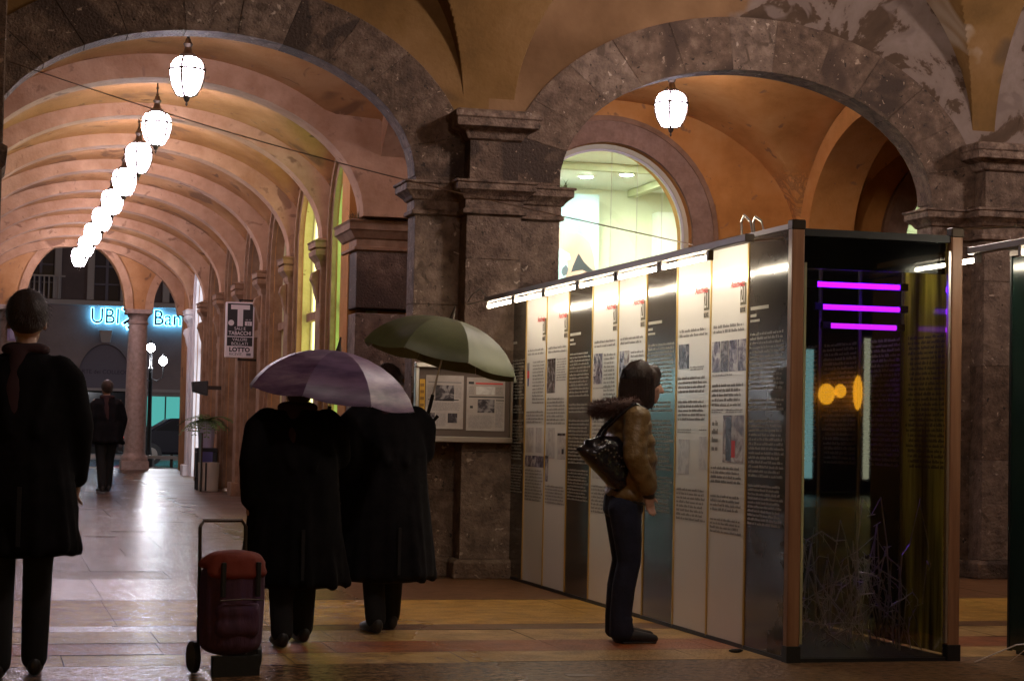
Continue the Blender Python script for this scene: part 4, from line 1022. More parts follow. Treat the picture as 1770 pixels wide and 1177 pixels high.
MB().box(3.33, 3.50, 30.84, 30.848, .40 + zf, .60 + zf).build('blue_label', mat('blue_violet_card', (.10, .09, .28), .5), pl)
r = random.Random(4); M_FERN = mat('fern_green', rough=.6, cols=[(.3, (.05, .11, .025)), (.7, (.14, .22, .05))], scale=9)
for k in range(34):
    a = r.uniform(0, 2 * PI); L_ = r.uniform(.24, .48); el = r.uniform(.25, .9); mb = MB(); pts = []
    for s_ in range(9):
        q = s_ / 8; pts.append(Vector((3.41 + math.cos(a) * L_ * q, 31 + math.sin(a) * L_ * q, zf + 1.07 + L_ * (el * q - .75 * q * q))))
    mb.tube(pts, .004, 4)
    for s_ in range(1, 9):
        d = (pts[s_] - pts[s_ - 1]).normalized(); sd = d.cross(Vector((0, 0, 1))).normalized(); ll = .14 * (1 - .7 * s_ / 9)
        for g in (-1, 1): mb.add([pts[s_], pts[s_] + sd * g * ll * .5 + d * .025, pts[s_] + sd * g * ll + d * .02, pts[s_] + sd * g * ll * .5 - d * .008], [(0, 1, 2, 3)])
    mb.build('frond', M_FERN, pl)
bn = thing('litter_bin', 'cream litter bin with a dark upright strip in front of the fern', 'bin', (3.40, 30.55, zf))
MB().lathe([(.15, 0), (.155, .05), (.16, .42), (.165, .44), (.13, .445), (.125, .40)], (3.40, 30.45, zf), 22).build('drum', mat('cream_enamel', (.48, .42, .35), .35), bn, smooth=40)
MB().box(3.33, 3.355, 30.28, 30.31, zf + .01, zf + .44).build('strip', M_BLACK, bn)
MB().box(3.26, 3.285, 30.30, 30.60, zf, zf + .9).build('post', M_METAL, bn)
fl = thing('floor_spotlight', 'little steel spotlight dome on the floor near the bin', 'spotlight', (3.68, 30.4, zf))
MB().lathe([(.075, 0), (.075, .02), (.06, .045), (.02, .055)], (3.68, 30.4, zf), 16).build('dome', M_STEEL, fl, smooth=50)

# ------------------------------------------------------------------ the square beyond: bank, lamp, car
bk = thing('bank_building', 'plastered bank building with glowing blue sign across the square', 'building', (6, 72, 0))
M_BANK = mat('mauve_plaster', rough=.85, cols=[(.3, (.24, .17, .17)), (.7, (.34, .25, .25))], scale=.7, bump=.2, bscale=8)
M_TRIM = mat('pale_stone_trim', (.46, .38, .38), .7)
holes = [(x, .95, .1, 2.75, 1.3) for x in (-5.4, -.6, 4.2, 9.0, 13.8)]
arch_wall(FX, -34, 22, 0, 5.42, 72, 72.5, holes, du=.6).build('ground_floor_wall', M_BANK, bk)
arch_wall(FX, -34, 22, 5.62, 11, 72, 72.5, [(x, .45, 5.63, 7.6, .01) for x in (-3.0, -.65, 1.85, 4.2, 6.9, 9.3, 11.7)], du=.6).build('upper_wall', mat('dark_mauve_plaster', rough=.85, cols=[(.3, (.10, .07, .075)), (.7, (.17, .12, .125))], scale=.7), bk)
MB().box(-34, 22, 71.75, 72.5, 5.421, 5.61).build('cornice', M_TRIM, bk, bev=.02)
MB().box(-14, 22, 71.9, 72.1, 2.36, 2.46).build('awning_rail', M_TRIM, bk)
MB().box(-34, 22, 72.6, 72.9, 0, 11).build('back_wall', M_BLACK, bk)
MB().box(-34, 22, 72.0, 78, 11.001, 11.4).build('roof', M_BLACK, bk)
for x in (-3.0, -.65, 1.85, 4.2, 6.9, 9.3, 11.7):
    f = MB()
    f.box(x - .72, x - .47, 71.86, 72.1, 5.63, 7.75).box(x + .47, x + .72, 71.86, 72.1, 5.63, 7.75).box(x - .8, x + .8, 71.84, 72.1, 7.76, 7.95)
    wf = f.build('window', M_TRIM, bk, bev=.02)
    MB().box(x - .44, x + .44, 72.3, 72.33, 5.64, 7.6).build('pane', mat('dark_blue_pane', (.03, .03, .075), .1), wf)
    g = MB().box(x - .05, x + .05, 72.22, 72.28, 5.64, 7.6)
    for zz in (6.2, 6.85): g.box(x - .44, x - .055, 72.22, 72.28, zz, zz + .06).box(x + .055, x + .44, 72.22, 72.28, zz, zz + .06)
    g.build('glazing_bar', mat('lilac_grey_frame', (.16, .14, .20), .6), wf)
for (x, hw, zb, zs, ri) in holes:
    aw = MB().prism([(x - .94, 2.47), (x + .94, 2.47), (x + .94, 2.75)] + [(x + .94 * math.cos(PI * k / 20), 2.75 + 1.28 * math.sin(PI * k / 20)) for k in range(1, 20)] + [(x - .94, 2.75)], FX, 72.12, 72.2).build('lunette_panel', mat('grey_lilac_canvas', (.20, .165, .21), .8), bk)
    MB().prism([(x - .24, 4.56), (x + .24, 4.56), (x + .17, 4.1), (x - .17, 4.1)], FX, 71.8, 72.01).build('keystone', M_TRIM, bk, bev=.02)
    if abs(x - 4.2) < .1: text('ARTE dei COLLEONI', .21, (x, 72.115, 2.98), X1, N1, mat('dusky_lettering', (.07, .045, .08), .7), aw, 'lettering', .003, align='CENTER')
    teal = x > 5
    MB().box(x - .93, x + .93, 72.25, 72.28, .15, 2.3).build('shop_glass', mat('teal_lit_glass', (.05, .1, .1), .2, emit=(.10, .55, .50), strength=.28) if teal else mat('dark_shop_glass', (.02, .02, .03), .1), bk)
MB().box(5.75, 7.9, 71.96, 72.0, 1.12, 2.2).build('lit_window', MATS['teal_lit_glass'], bk)
MB().box(6.38, 6.43, 71.93, 71.958, 1.12, 2.2).build('window_bar', M_BLACK, bk)
MB().box(5.7, 7.95, 71.9, 72.0, .35, 1.1).build('red_panel', mat('dark_red_panel', (.12, .02, .02), .5), bk)
for (wa, wb, za, zb, st_) in ((-17.7, -16.5, 2.6, 3.7, 3.0), (-17.6, -16.6, .3, 2.3, .5), (-12.8, -11.4, .3, 2.2, .8)):
    wf = MB().box(wa - .1, wb + .1, 71.9, 71.99, za - .1, zb + .1).build('window', M_TRIM, bk)
    MB().box(wa, wb, 71.85, 71.898, za, zb).build('pane', mat('teal_glass_lit_%d' % (st_ * 10), (.05, .1, .1), .2, emit=(.25, .85, .80), strength=st_), wf)
MB().box(-14, 22, 71.96, 71.99, .02, .34).build('dark_base', M_BLACK, bk)
rl = MB()
for k in range(12): rl.tube([(.6 + .17 * k, 71.7, 5.62), (.6 + .17 * k, 71.7, 6.4)], .03, 5)
rl.box(.4, 2.7, 71.66, 71.74, 6.4, 6.46)
rl.build('balcony_rail', M_TRIM, bk)
# halo-lit letters
M_HALO = mat('cyan_sign_glow', (.1, .4, .5), .4, emit=(.10, .50, .85), strength=7)
M_LETTER = mat('deep_blue_letter', (.01, .045, .10), .35)
us = thing('bank_sign', 'halo lit blue UBI Banca sign letters on the bank front', 'sign', (5.4, 71.8, 4.85))
for s_, x, sz in (('UBI', 3.62, .78), ('Banca', 5.86, .78)):
    text(s_, sz, (x, 71.80, 4.80), X1, N1, M_LETTER, us, 'letters', .02, sx=.9, offset=.004)
    text(s_, sz, (x, 71.86, 4.80), X1, N1, M_HALO, us, 'letter_glow', .012, sx=.9, offset=.022)
for a, b in (((4.78, 5.36), (5.16, 5.1)), ((5.16, 5.06), (4.80, 4.80)), ((5.2, 4.78), (4.95, 4.66))):
    d = Vector((b[0] - a[0], 0, b[1] - a[1])).normalized(); n_ = Vector((-d.z, 0, d.x))
    for wdt, yy, m_, nm in ((.055, 71.79, M_LETTER, 'chevron'), (.075, 71.85, M_HALO, 'chevron_glow')):
        A_, B_ = Vector((a[0], yy, a[1])), Vector((b[0], yy, b[1])); o_ = n_ * wdt; e_ = d * (.05 if wdt > .06 else 0)
        MB().hexa([A_ - o_ - e_, B_ - o_ + e_, B_ - o_ + e_ + Vector((0, .03, 0)), A_ - o_ - e_ + Vector((0, .03, 0)), A_ + o_ - e_, B_ + o_ + e_, B_ + o_ + e_ + Vector((0, .03, 0)), A_ + o_ - e_ + Vector((0, .03, 0))]).build(nm, m_, us)
# street lamp with three globes
sl = thing('street_lamp', 'dark street lamp with three bright globes behind the round column', 'street lamp', (4.22, 52, .0))
MB().lathe([(.16, 0), (.16, .3), (.1, .4), (.07, .6), (.055, 1.6), (.05, 2.62), (.07, 2.66), (.03, 2.72), (.03, 3.05)], (4.22, 52, .0), 12).build('post', M_BLACK, sl, smooth=40)
M_SLG = mat('glowing_street_globe', (.9, .9, .9), .3, emit=(.92, .94, 1.0), strength=60)
for (gx, gy, gz) in ((4.21, 52, 3.21), (4.02, 52.2, 2.85), (4.53, 51.9, 2.87)):
    MB().ell((gx, gy, gz), (.105, .105, .115), 14, 9).build('globe', M_SLG, sl, smooth=60)
    if abs(gx - 4.22) > .1: MB().tube([(4.22, 52, 2.4), ((gx + 4.22) / 2, gy, 2.34), (gx, gy, 2.45), (gx, gy, gz - .11)], .016, 6).build('arm', M_BLACK, sl)
    MB().lathe([(.05, .112), (.03, .14), (.008, .2)], (gx, gy, gz), 8).build('globe_cap', M_BLACK, sl)
slp = bpy.data.lights.new('street_lamp_light', 'POINT'); slp.energy = 90; slp.shadow_soft_size = .1; slp.color = (.95, .92, 1.0)
slo = bpy.data.objects.new('street_lamp_light', slp); col.objects.link(slo); slo.parent = sl; slo.location = (0.02, .45, 3.5)
for (lx, ly, lab) in ((-9.0, 56.0, 'unseen street lamp added out on the square to light the bank, behind the gallery columns'), (19.0, 56.0, 'unseen street lamp added out on the square to light the bank, behind the gallery wall'), (-19.0, 62.0, 'farthest unseen street lamp, added to light the bank front')):
    d_ = dup(sl, (lx, ly, 0), lab)  # unseen lamps added to throw more light on the bank front
    for c_ in d_.children:
        if c_.type == 'LIGHT': c_.data = slp.copy(); c_.data.energy = 200 if lx > 0 else 4
# car passing in the street
cr = thing('parked_car', 'dark saloon car with red tail lamps in the street beyond the columns', 'car', (6.0, 58, 0))
side = [(-2.1, .35), (-2.1, .75), (-2.0, .92), (-1.35, 1.0), (-.75, 1.38), (.5, 1.40), (1.15, 1.0), (1.95, .88), (2.1, .7), (2.12, .35)]
MB().prism(side, lambda u, z, d: (6.0 + u, 58 + d, z), -.85, .85).build('body', mat('dark_car_paint', (.02, .018, .025), .2, coat=.6), cr, bev=.05)
for d in (-.856, .851):
    MB().prism([(-1.2, 1.02), (-.72, 1.32), (-.15, 1.34), (-.15, 1.02)], lambda u, z, dd: (6.0 + u, 58 + dd, z), d, d + .006).build('side_window', M_INNER, cr)
    MB().prism([(-.08, 1.02), (-.08, 1.34), (.48, 1.33), (.98, 1.02)], lambda u, z, dd: (6.0 + u, 58 + dd, z), d, d + .006).build('side_window', M_INNER, cr)
    for wx in (-1.3, 1.35):
        mb = MB().lathe([(.32, -.1), (.33, -.05), (.33, .05), (.32, .1)], (0, 0, 0), 18); mb.v = [(6.0 + wx + p[0], 58 + d * .92 + p[2], .33 + p[1]) for p in mb.v]
        wh = mb.build('wheel', M_BLACK, cr)
        mb = MB().lathe([(.2, -.105), (.2, .105)], (0, 0, 0), 14); mb.v = [(6.0 + wx + p[0], 58 + d * .93 + p[2], .33 + p[1]) for p in mb.v]
        mb.build('rim', M_STEEL, wh)
for d in (-.6, .6):
    MB().box(3.885, 3.91, 58 + d - .15, 58 + d + .15, .7, .85).build('tail_lamp', mat('glowing_red_lamp', (.4, .02, .02), .3, emit=(1, .05, .03), strength=6), cr)
    MB().box(8.10, 8.13, 58 + d - .15, 58 + d + .15, .6, .75).build('headlight', M_WHITE, cr)
gr = thing('guard_rail', 'pale horizontal guard rail along the kerb beyond the columns', 'railing', (5, 43, 0))
for zz in (.46, .20): MB().box(-2, 14, 43.0, 43.06, zz, zz + .07).build('rail', M_STEEL, gr)
for k in range(9): MB().box(-2 + 2 * k - .03, -2 + 2 * k + .03, 43.062, 43.12, .1, .56).build('post', M_METAL, gr)
# bits on the floor
solo(MB().box(2.89, 3.04, 9.47, 9.55, .001, .004), 'paper_scrap', M_PAPER, 'flat white paper scrap lying on the pebble paving', 'paper')
solo(MB().ell((4.17, 10.42, .012), (.045, .02, .012), 8, 5), 'dead_leaf', M_BLACK, 'dark leaf on the floor at the foot of the white panels', 'leaf')

# cafe front across the square behind the camera: amber lamps, and lit strips added to mirror as streaks in the cabinet glass
cf_ = thing('cafe_front', 'plain rendered cafe front with added narrow lit windows and amber wall lamps across the square', 'building', (17, -21, 0))
MB().box(4, 32, -22, -21, 0, 9).build('wall', M_BANK, cf_)
for (lx_, lz_, rx_, rz_) in ((18.38, 2.2, .20, .24), (18.72, 2.28, .13, .16), (19.15, 2.25, .10, .40)):
    wl_ = MB().ell((lx_, -20.8, lz_), (rx_, .15, rz_), 16, 10).build('wall_lamp', mat('amber_lamp_glass', (.3, .15, .03), .3, emit=(1, .42, .02), strength=3.6), cf_, smooth=60)
    MB().box(lx_ - .03, lx_ + .03, -20.99, -20.9, lz_ - .05, lz_ + .05).build('bracket', M_METAL, wl_)
for (wa, wb, za, zb, nm, c_, st_) in ((17.9, 18.1, .3, 3.2, 'teal', (.3, .6, .6), 1.6),
                                      (19.75, 20.25, .4, 3.6, 'lime', (.75, .68, .16), 3.2), (20.5, 20.75, .4, 3.4, 'straw', (.8, .72, .3), 2.6), (19.36, 19.5, .3, 3.5, 'cream', (.6, .6, .4), 1.5)):
    wf = MB().box(wa - .06, wb + .06, -20.998, -20.93, za - .06, zb + .06).build('window', M_TRIM, cf_)
    MB().box(wa, wb, -20.928, -20.9, za, zb).build('pane', mat(nm + '_lit_cafe_glass', (.2, .1, .02), .2, emit=c_, strength=st_), wf)

# ------------------------------------------------------------------ people
def fuse(mb, name, m, parent, vox=.014, smooth=6, fac=.5, mw=None):
    """join overlapping volumes of mb into one continuous skin"""
    me = mb.mesh(name + '_raw'); o = bpy.data.objects.new(name + '_raw', me); col.objects.link(o)
    a = o.modifiers.new('r', 'REMESH'); a.mode = 'VOXEL'; a.voxel_size = vox; a.use_smooth_shade = True
    b = o.modifiers.new('s', 'SMOOTH'); b.factor = fac; b.iterations = smooth
    dg = bpy.context.evaluated_depsgraph_get(); dg.update()
    out = bpy.data.meshes.new_from_object(o.evaluated_get(dg)); out.name = name
    bpy.data.objects.remove(o); bpy.data.meshes.remove(me)
    out.materials.clear()
    for q in (m if isinstance(m, (list, tuple)) else [m]): out.materials.append(q)
    out.polygons.foreach_set('use_smooth', [True] * len(out.polygons))
    ob = bpy.data.objects.new(name, out); col.objects.link(ob)
    if parent is not None: ob.parent = parent
    return ob

def limb(mb, pts, step=.35):
    """pts = [(x,y,z, rx, ry, rz)] ellipsoids blended along a chain"""
    for a, b in zip(pts[:-1], pts[1:]):
        d = (Vector(b[:3]) - Vector(a[:3])).length; n = max(1, int(d / (min(a[3:6] + b[3:6]) * step)))
        for k in range(n):
            q = k / n; p = [a[i] + (b[i] - a[i]) * q for i in range(6)]; mb.ell(p[:3], p[3:], 12, 8)
    mb.ell(pts[-1][:3], pts[-1][3:], 12, 8)
def S(x, y, z, r, ry=None, rz=None): return (x, y, z, r, ry if ry else r, rz if rz else r)

M_SKIN = mat('skin', rough=.5, cols=[(.3, (.42, .24, .17)), (.7, (.52, .31, .23))], scale=12)
M_HAIR = mat('dark_brown_hair', rough=.42, cols=[(.3, (.018, .009, .007)), (.7, (.055, .026, .018))], scale=30, stretch=(6, 6, 1), bump=.6, bscale=70)
M_JACKET = mat('olive_brown_puffer_nylon', rough=.42, cols=[(.3, (.13, .078, .026)), (.7, (.21, .132, .05))], scale=6, bump=1.0, bscale=15, ndist=.5)
M_JEANS = mat('dark_blue_denim', rough=.85, cols=[(.3, (.006, .008, .022)), (.7, (.014, .018, .045))], scale=9, bump=.35, bscale=16)
M_FUR = mat('brown_fur', rough=.8, cols=[(.3, (.035, .016, .014)), (.7, (.11, .055, .045))], scale=18)
M_BAG = mat('black_patent_leather', rough=.22, cols=[(.3, (.008, .007, .009)), (.7, (.018, .015, .02))], scale=10, bump=.4, bscale=14)
M_SHOE = mat('dark_shoe_leather', (.018, .015, .017), .45)
M_COAT = mat('black_wool_coat', rough=.95, spec=.12, cols=[(.3, (.003, .0025, .003)), (.7, (.008, .007, .008))], scale=8, bump=.3, bscale=12)
M_COAT2 = mat('charcoal_coat', rough=.95, spec=.15, cols=[(.3, (.004, .0035, .005)), (.7, (.011, .010, .012))], scale=8, bump=.3, bscale=12)
M_TROU = mat('black_trousers', (.008, .008, .010), .9)

def hand(mb, c, d, side, sc_=1.0):
    """palm and five bent fingers hanging along d from the wrist c"""
    c = Vector(c); d = Vector(d).normalized(); s_ = Vector(side).normalized(); n = d.cross(s_)
    for q in range(5): mb.ell(tuple(c + d * (.012 + .017 * q) * sc_), (.021 * sc_, .021 * sc_, .021 * sc_), 8, 6); mb.ell(tuple(c + d * (.02 + .017 * q) * sc_ + s_ * .019 * sc_), (.016 * sc_,) * 3, 8, 6); mb.ell(tuple(c + d * (.02 + .017 * q) * sc_ - s_ * .019 * sc_), (.016 * sc_,) * 3, 8, 6)
    for k, ln in enumerate((.062, .072, .068, .052)):
        b = c + d * .09 * sc_ + s_ * (.027 - .018 * k) * sc_
        for q in range(9):
            f = q / 8; p = b + d * ln * f * sc_ + n * (.030 * f * f) * sc_
            mb.ell(tuple(p), (.0088 * sc_ * (1 - .2 * f),) * 3, 8, 6)
    b = c + d * .03 * sc_ + s_ * .034 * sc_
    for q in range(8):
        f = q / 7; p = b + (d * .05 * f + s_ * .02 * f + n * .014 * f) * sc_; mb.ell(tuple(p), (.0105 * sc_ * (1 - .2 * f),) * 3, 8, 6)

def head(mb, c, sc_=1.0, pitch=0.0):
    """skull, jaw, nose, lips, ears; looking along +x"""
    x, y, z = c; s = sc_
    mb.ell((x - .012 * s, y, z + .02 * s), (.098 * s, .076 * s, .105 * s), 18, 12)
    mb.ell((x + .03 * s, y, z - .045 * s), (.062 * s, .056 * s, .075 * s), 16, 10)
    mb.ell((x + .055 * s, y, z - .092 * s), (.030 * s, .034 * s, .024 * s), 12, 8)
    for q in range(5): mb.ell((x + (.088 + .006 * q) * s, y, z + (.012 - .013 * q) * s), ((.011 + .002 * q) * s, (.009 + .0022 * q) * s, .012 * s), 8, 6)
    mb.ell((x + .084 * s, y, z - .066 * s), (.012 * s, .022 * s, .006 * s), 8, 6); mb.ell((x + .082 * s, y, z - .076 * s), (.012 * s, .019 * s, .007 * s), 8, 6)
    mb.ell((x + .078 * s, y, z + .028 * s), (.018 * s, .050 * s, .010 * s), 10, 6)
    for g in (-1, 1):
        mb.ell((x - .008 * s, y + g * .077 * s, z - .012 * s), (.018 * s, .009 * s, .032 * s), 8, 6)
        mb.ell((x + .058 * s, y + g * .040 * s, z - .025 * s), (.024 * s, .020 * s, .022 * s), 8, 6)

def eyes(t, c, sc_=1.0):
    for g in (-1, 1):
        MB().ell((c[0] + .082 * sc_, c[1] + g * .031 * sc_, c[2] + .010 * sc_), (.008 * sc_, .012 * sc_, .008 * sc_), 8, 6).build('eye', M_BLACK, t, smooth=60)

def shoe(mb, x, y, yaw=0.0, L_=.25, z0=0.0):
    c, s_ = math.cos(yaw), math.sin(yaw)
    for q in range(12):
        f = q / 11; u = -.07 + L_ * f * .86; wv = .036 + .012 * math.sin(PI * min(1, f * 1.1)); h = .052 - .024 * f
        mb.ell((x + u * c, y + u * s_, z0 + h), (.036, wv, h), 10, 7)

# --- the woman reading the panels (built facing +x at the origin, then placed)
wm = thing('person', 'woman in olive puffer jacket with fur hood and black shoulder bag, reading the panels', 'person', (0, 0, 0))
body = MB()
HC = (.105, 0, 1.520)
head(body, HC, .98)
limb(body, [S(.06, 0, 1.44, .05), S(.035, 0, 1.36, .056)])
limb(body, [S(.01, 0, 1.33, .06, .12, .06), S(.01, 0, 1.1, .07, .10, .1), S(-.01, 0, .90, .07, .10, .06)])
for g, dx in ((-1, -.005), (1, .02)):
    limb(body, [S(-.02 + dx, g * .08, .86, .06), S(-.01 + dx, g * .083, .65, .05), S(.0 + dx, g * .083, .48, .042), S(-.035 + dx, g * .079, .3, .04), S(-.043 + dx, g * .077, .09, .034)])
    limb(body, [S(.0, g * .16, 1.31, .04), S(-.025, g * .215, 1.10, .035), S(.060, g * .203, .90, .030)])
hand(body, (.062, -.200, .888), (.18, .02, -1), (.95, .1, .2), .86)
hand(body, (.062, .200, .888), (.18, -.02, -1), (.95, -.1, .2), .86)
fuse(body, 'body', M_SKIN, wm, .0075, 2)
eyes(wm, HC, .98)
# jacket: stacked quilted rings
jk = MB()
rings = [(.87, .138, .168, .008), (.97, .158, .190, .020), (1.075, .160, .192, .022), (1.18, .152, .186, .014), (1.275, .136, .180, .006), (1.345, .100, .135, .012)]
for (z, rx, ry, ox) in rings: jk.ell((ox, 0, z), (rx * 1.01, ry * 1.0, .080), 26, 12)
limb(jk, [S(.010, 0, .87, .130, .160, .05), S(.020, 0, .97, .149, .181, .05), S(.022, 0, 1.08, .151, .183, .05), S(.014, 0, 1.2, .142, .175, .05), S(.010, 0, 1.34, .096, .130, .045)])
for g in (-1, 1):
    P = [Vector((-.005, g * .175, 1.325)), Vector((-.035, g * .225, 1.10)), Vector((.055, g * .205, .93))]
    for k in range(6):
        q = k / 5 * 2; i = min(1, int(q)); p = P[i].lerp(P[i + 1], q - i)
        jk.ell(tuple(p), (.0835 - .0045 * k, .080 - .0045 * k, .070), 18, 10)
    limb(jk, [S(P[0].x, P[0].y, P[0].z, .078), S(P[1].x, P[1].y, P[1].z, .0695), S(P[2].x, P[2].y, P[2].z, .056)])
fuse(jk, 'puffer_jacket', M_JACKET, wm, .010, 2)
cf = MB()
limb(cf, [S(.0, 0, .815, .118, .150, .02), S(.0, 0, .845, .120, .152, .02)])
for g in (-1, 1): limb(cf, [S(.060, g * .203, .895, .042, .04, .03), S(.068, g * .198, .865, .040, .038, .02)])
limb(cf, [S(.045, 0, 1.385, .075, .085, .03), S(.05, 0, 1.425, .068, .075, .025)])
fuse(cf, 'ribbed_cuffs_and_collar', M_BLACK, wm, .010, 2)
jn = MB()
limb(jn, [S(-.015, 0, .87, .118, .150, .06), S(-.02, 0, .78, .122, .148, .06)])
for g, dx in ((-1, -.005), (1, .02)):
    limb(jn, [S(-.03 + dx, g * .078, .78, .104, .086, .09), S(-.012 + dx, g * .084, .62, .088, .078, .09), S(.0 + dx, g * .084, .48, .073, .066, .08), S(-.030 + dx, g * .08, .33, .073, .064, .08), S(-.045 + dx, g * .078, .16, .068, .060, .06), S(-.035 + dx, g * .078, .055, .078, .066, .045)])
    for (zz, ox, rr) in ((.10, -.038, .072), (.14, -.036, .070)): jn.ell((ox + dx, g * .08, zz), (rr, .064, .016), 14, 6)
fuse(jn, 'jeans', M_JEANS, wm, .011, 2)
for g, dx in ((-1, -.005), (1, .04)):
    sh = MB(); shoe(sh, .005 + dx, g * .082, g * .10, .25); f = fuse(sh, 'shoe', M_SHOE, wm, .009, 2)
    MB().box(-.045 + dx, .165 + dx, g * .082 - .04 + g * .006, g * .082 + .04 + g * .006, .0, .014).build('sole', M_BLACK, f, bev=.006)
# hair: bob over skull with side curtains
hr = MB()
x0, z0 = HC[0], HC[2]
hr.ell((x0 - .020, 0, z0 + .032), (.112, .092, .102), 22, 14)
hr.ell((x0 - .058, 0, z0 - .035), (.078, .090, .100), 20, 12)
hr.ell((x0 - .062, 0, z0 - .090), (.062, .080, .065), 18, 10)
for g in (-1, 1):
    limb(hr, [S(x0 + .020, g * .064, z0 + .060, .032), S(x0 + .012, g * .076, z0, .026), S(x0 + .002, g * .076, z0 - .07, .026), S(x0 + .0, g * .064, z0 - .13, .018)])
    limb(hr, [S(x0 - .02, g * .078, z0 + .03, .03), S(x0 - .02, g * .082, z0 - .06, .028), S(x0 - .02, g * .072, z0 - .135, .018)])
    limb(hr, [S(x0 + .055, g * .03, z0 + .092, .026), S(x0 + .078, g * .032, z0 + .062, .016), S(x0 + .084, g * .03, z0 + .045, .008)])
fuse(hr, 'bobbed_hair', M_HAIR, wm, .0075, 2)
sn = MB(); r = random.Random(21)
for k in range(620):
    a = math.radians(r.uniform(62, 298)); o_ = r.uniform(-.004, .012); pts = []; ln = r.uniform(-.15, -.115)
    for s_ in range(7):
        q = s_ / 6
        if q < .5:
            e = q / .5 * PI / 2; rr = math.sin(e); zz = z0 + .032 + (.104 + o_) * math.cos(e)
        else:
            rr = 1.0 + .05 * math.sin((q - .5) * 2 * PI); zz = z0 + .032 + (q - .5) * 2 * (ln - .032)
        pts.append((x0 - .030 + (.112 + o_) * rr * math.cos(a), (.095 + o_) * rr * math.sin(a), zz))
    sn.tube(pts, [.0028] * 5 + [.0022, .0008], 3)
sn.build('hair_strands', M_HAIR, wm, smooth=60, kind='stuff')
# fur trimmed hood lying on the shoulders
hd = MB()
limb(hd, [S(-.06, -.06, 1.345, .065, .075, .07), S(-.07, .06, 1.345, .065, .075, .07)])
fuse(hd, 'hood', M_JACKET, wm, .011, 3)
fu = MB(); r = random.Random(3)
loop = []
for k in range(24):
    a = 2 * PI * k / 24; loop.append(Vector((-.075 + .125 * math.cos(a), .125 * math.sin(a), 1.395 + .028 * math.cos(a))))
core = MB(); core.tube(loop, .037, 8, closed=True)
core.build('fur_core', M_FUR, wm, smooth=60)
for k in range(3400):
    a = r.uniform(0, 2 * PI); b = r.uniform(0, 2 * PI); c = Vector((-.075 + .125 * math.cos(a), .125 * math.sin(a), 1.395 + .028 * math.cos(a)))
    d = (Vector((math.cos(a), math.sin(a), 0)) * math.cos(b) + Vector((0, 0, 1)) * math.sin(b)).normalized()
    d = (d + Vector((r.uniform(-.6, .6), r.uniform(-.6, .6), r.uniform(-.7, .4)))).normalized(); p = c + d * .029; l = r.uniform(.02, .05)
    sd = d.cross(Vector((r.uniform(-1, 1), r.uniform(-1, 1), r.uniform(-1, 1)))).normalized() * .0022
    fu.add([p - sd, p + sd, p + d * l + Vector((0, 0, -.006))], [(0, 1, 2)])
fu.build('fur_trim', M_FUR, wm, kind='stuff')
wm.location = (3.70, 11.02, 0); wm.rotation_euler = (0, 0, .02)
# shoulder bag: a thing hanging from her near shoulder, behind
bg = thing('shoulder_bag', 'glossy black studded shoulder bag hanging behind the woman in olive', 'bag', (0, 0, 0))
bb = MB()
prof = [(-.345, 1.135), (-.29, 1.185), (-.20, 1.215), (-.10, 1.205), (-.035, 1.15), (-.03, 1.0), (-.045, .905), (-.09, .89), (-.14, .93), (-.22, 1.01), (-.30, 1.085)]
for k in range(7):
    q = (k - 3) / 3; sc_ = 1 - .30 * q * q; cx, cz = -.14, 1.06
    for i in range(len(prof)):
        a, b = prof[i], prof[(i + 1) % len(prof)]
        for s_ in range(4):
            f = s_ / 4; px, pz = a[0] + (b[0] - a[0]) * f, a[1] + (b[1] - a[1]) * f
            for t_ in (.35, .75): bb.ell((cx + (px - cx) * sc_ * t_ * 1.02, -.10 + q * .05, cz + (pz - cz) * sc_ * t_ * 1.02), (.04, .03, .04), 8, 6)
    for (px, pz) in prof: bb.ell((cx + (px - cx) * sc_ * .95, -.10 + q * .045, cz + (pz - cz) * sc_ * .95), (.018, .03, .018), 8, 6)
fuse(bb, 'bag_body', M_BAG, bg, .011, 3)
for g in (-.135, -.06):
    MB().tube([(-.22, g, 1.19), (-.18, g - .01, 1.26), (-.10, g - .04, 1.345), (-.02, g * .5 - .13, 1.405), (.035, g * .5 - .14, 1.375), (.0, g - .09, 1.27), (-.06, g - .04, 1.17)], .011, 6).build('strap', M_BAG, bg, smooth=60)
sd = MB(); r = random.Random(5)
for k in range(26):
    i = k % 13; sd.ell((-.255 + .017 * i, -.205 + .004 * abs(i - 6), 1.135 + .05 * math.sin(i * .5) - .05 * (k // 13)), (.006, .004, .006), 6, 4)
sd.build('stud', M_STEEL, bg, kind='stuff')
bg.location = (3.70, 11.02, 0); bg.rotation_euler = (0, 0, .02)

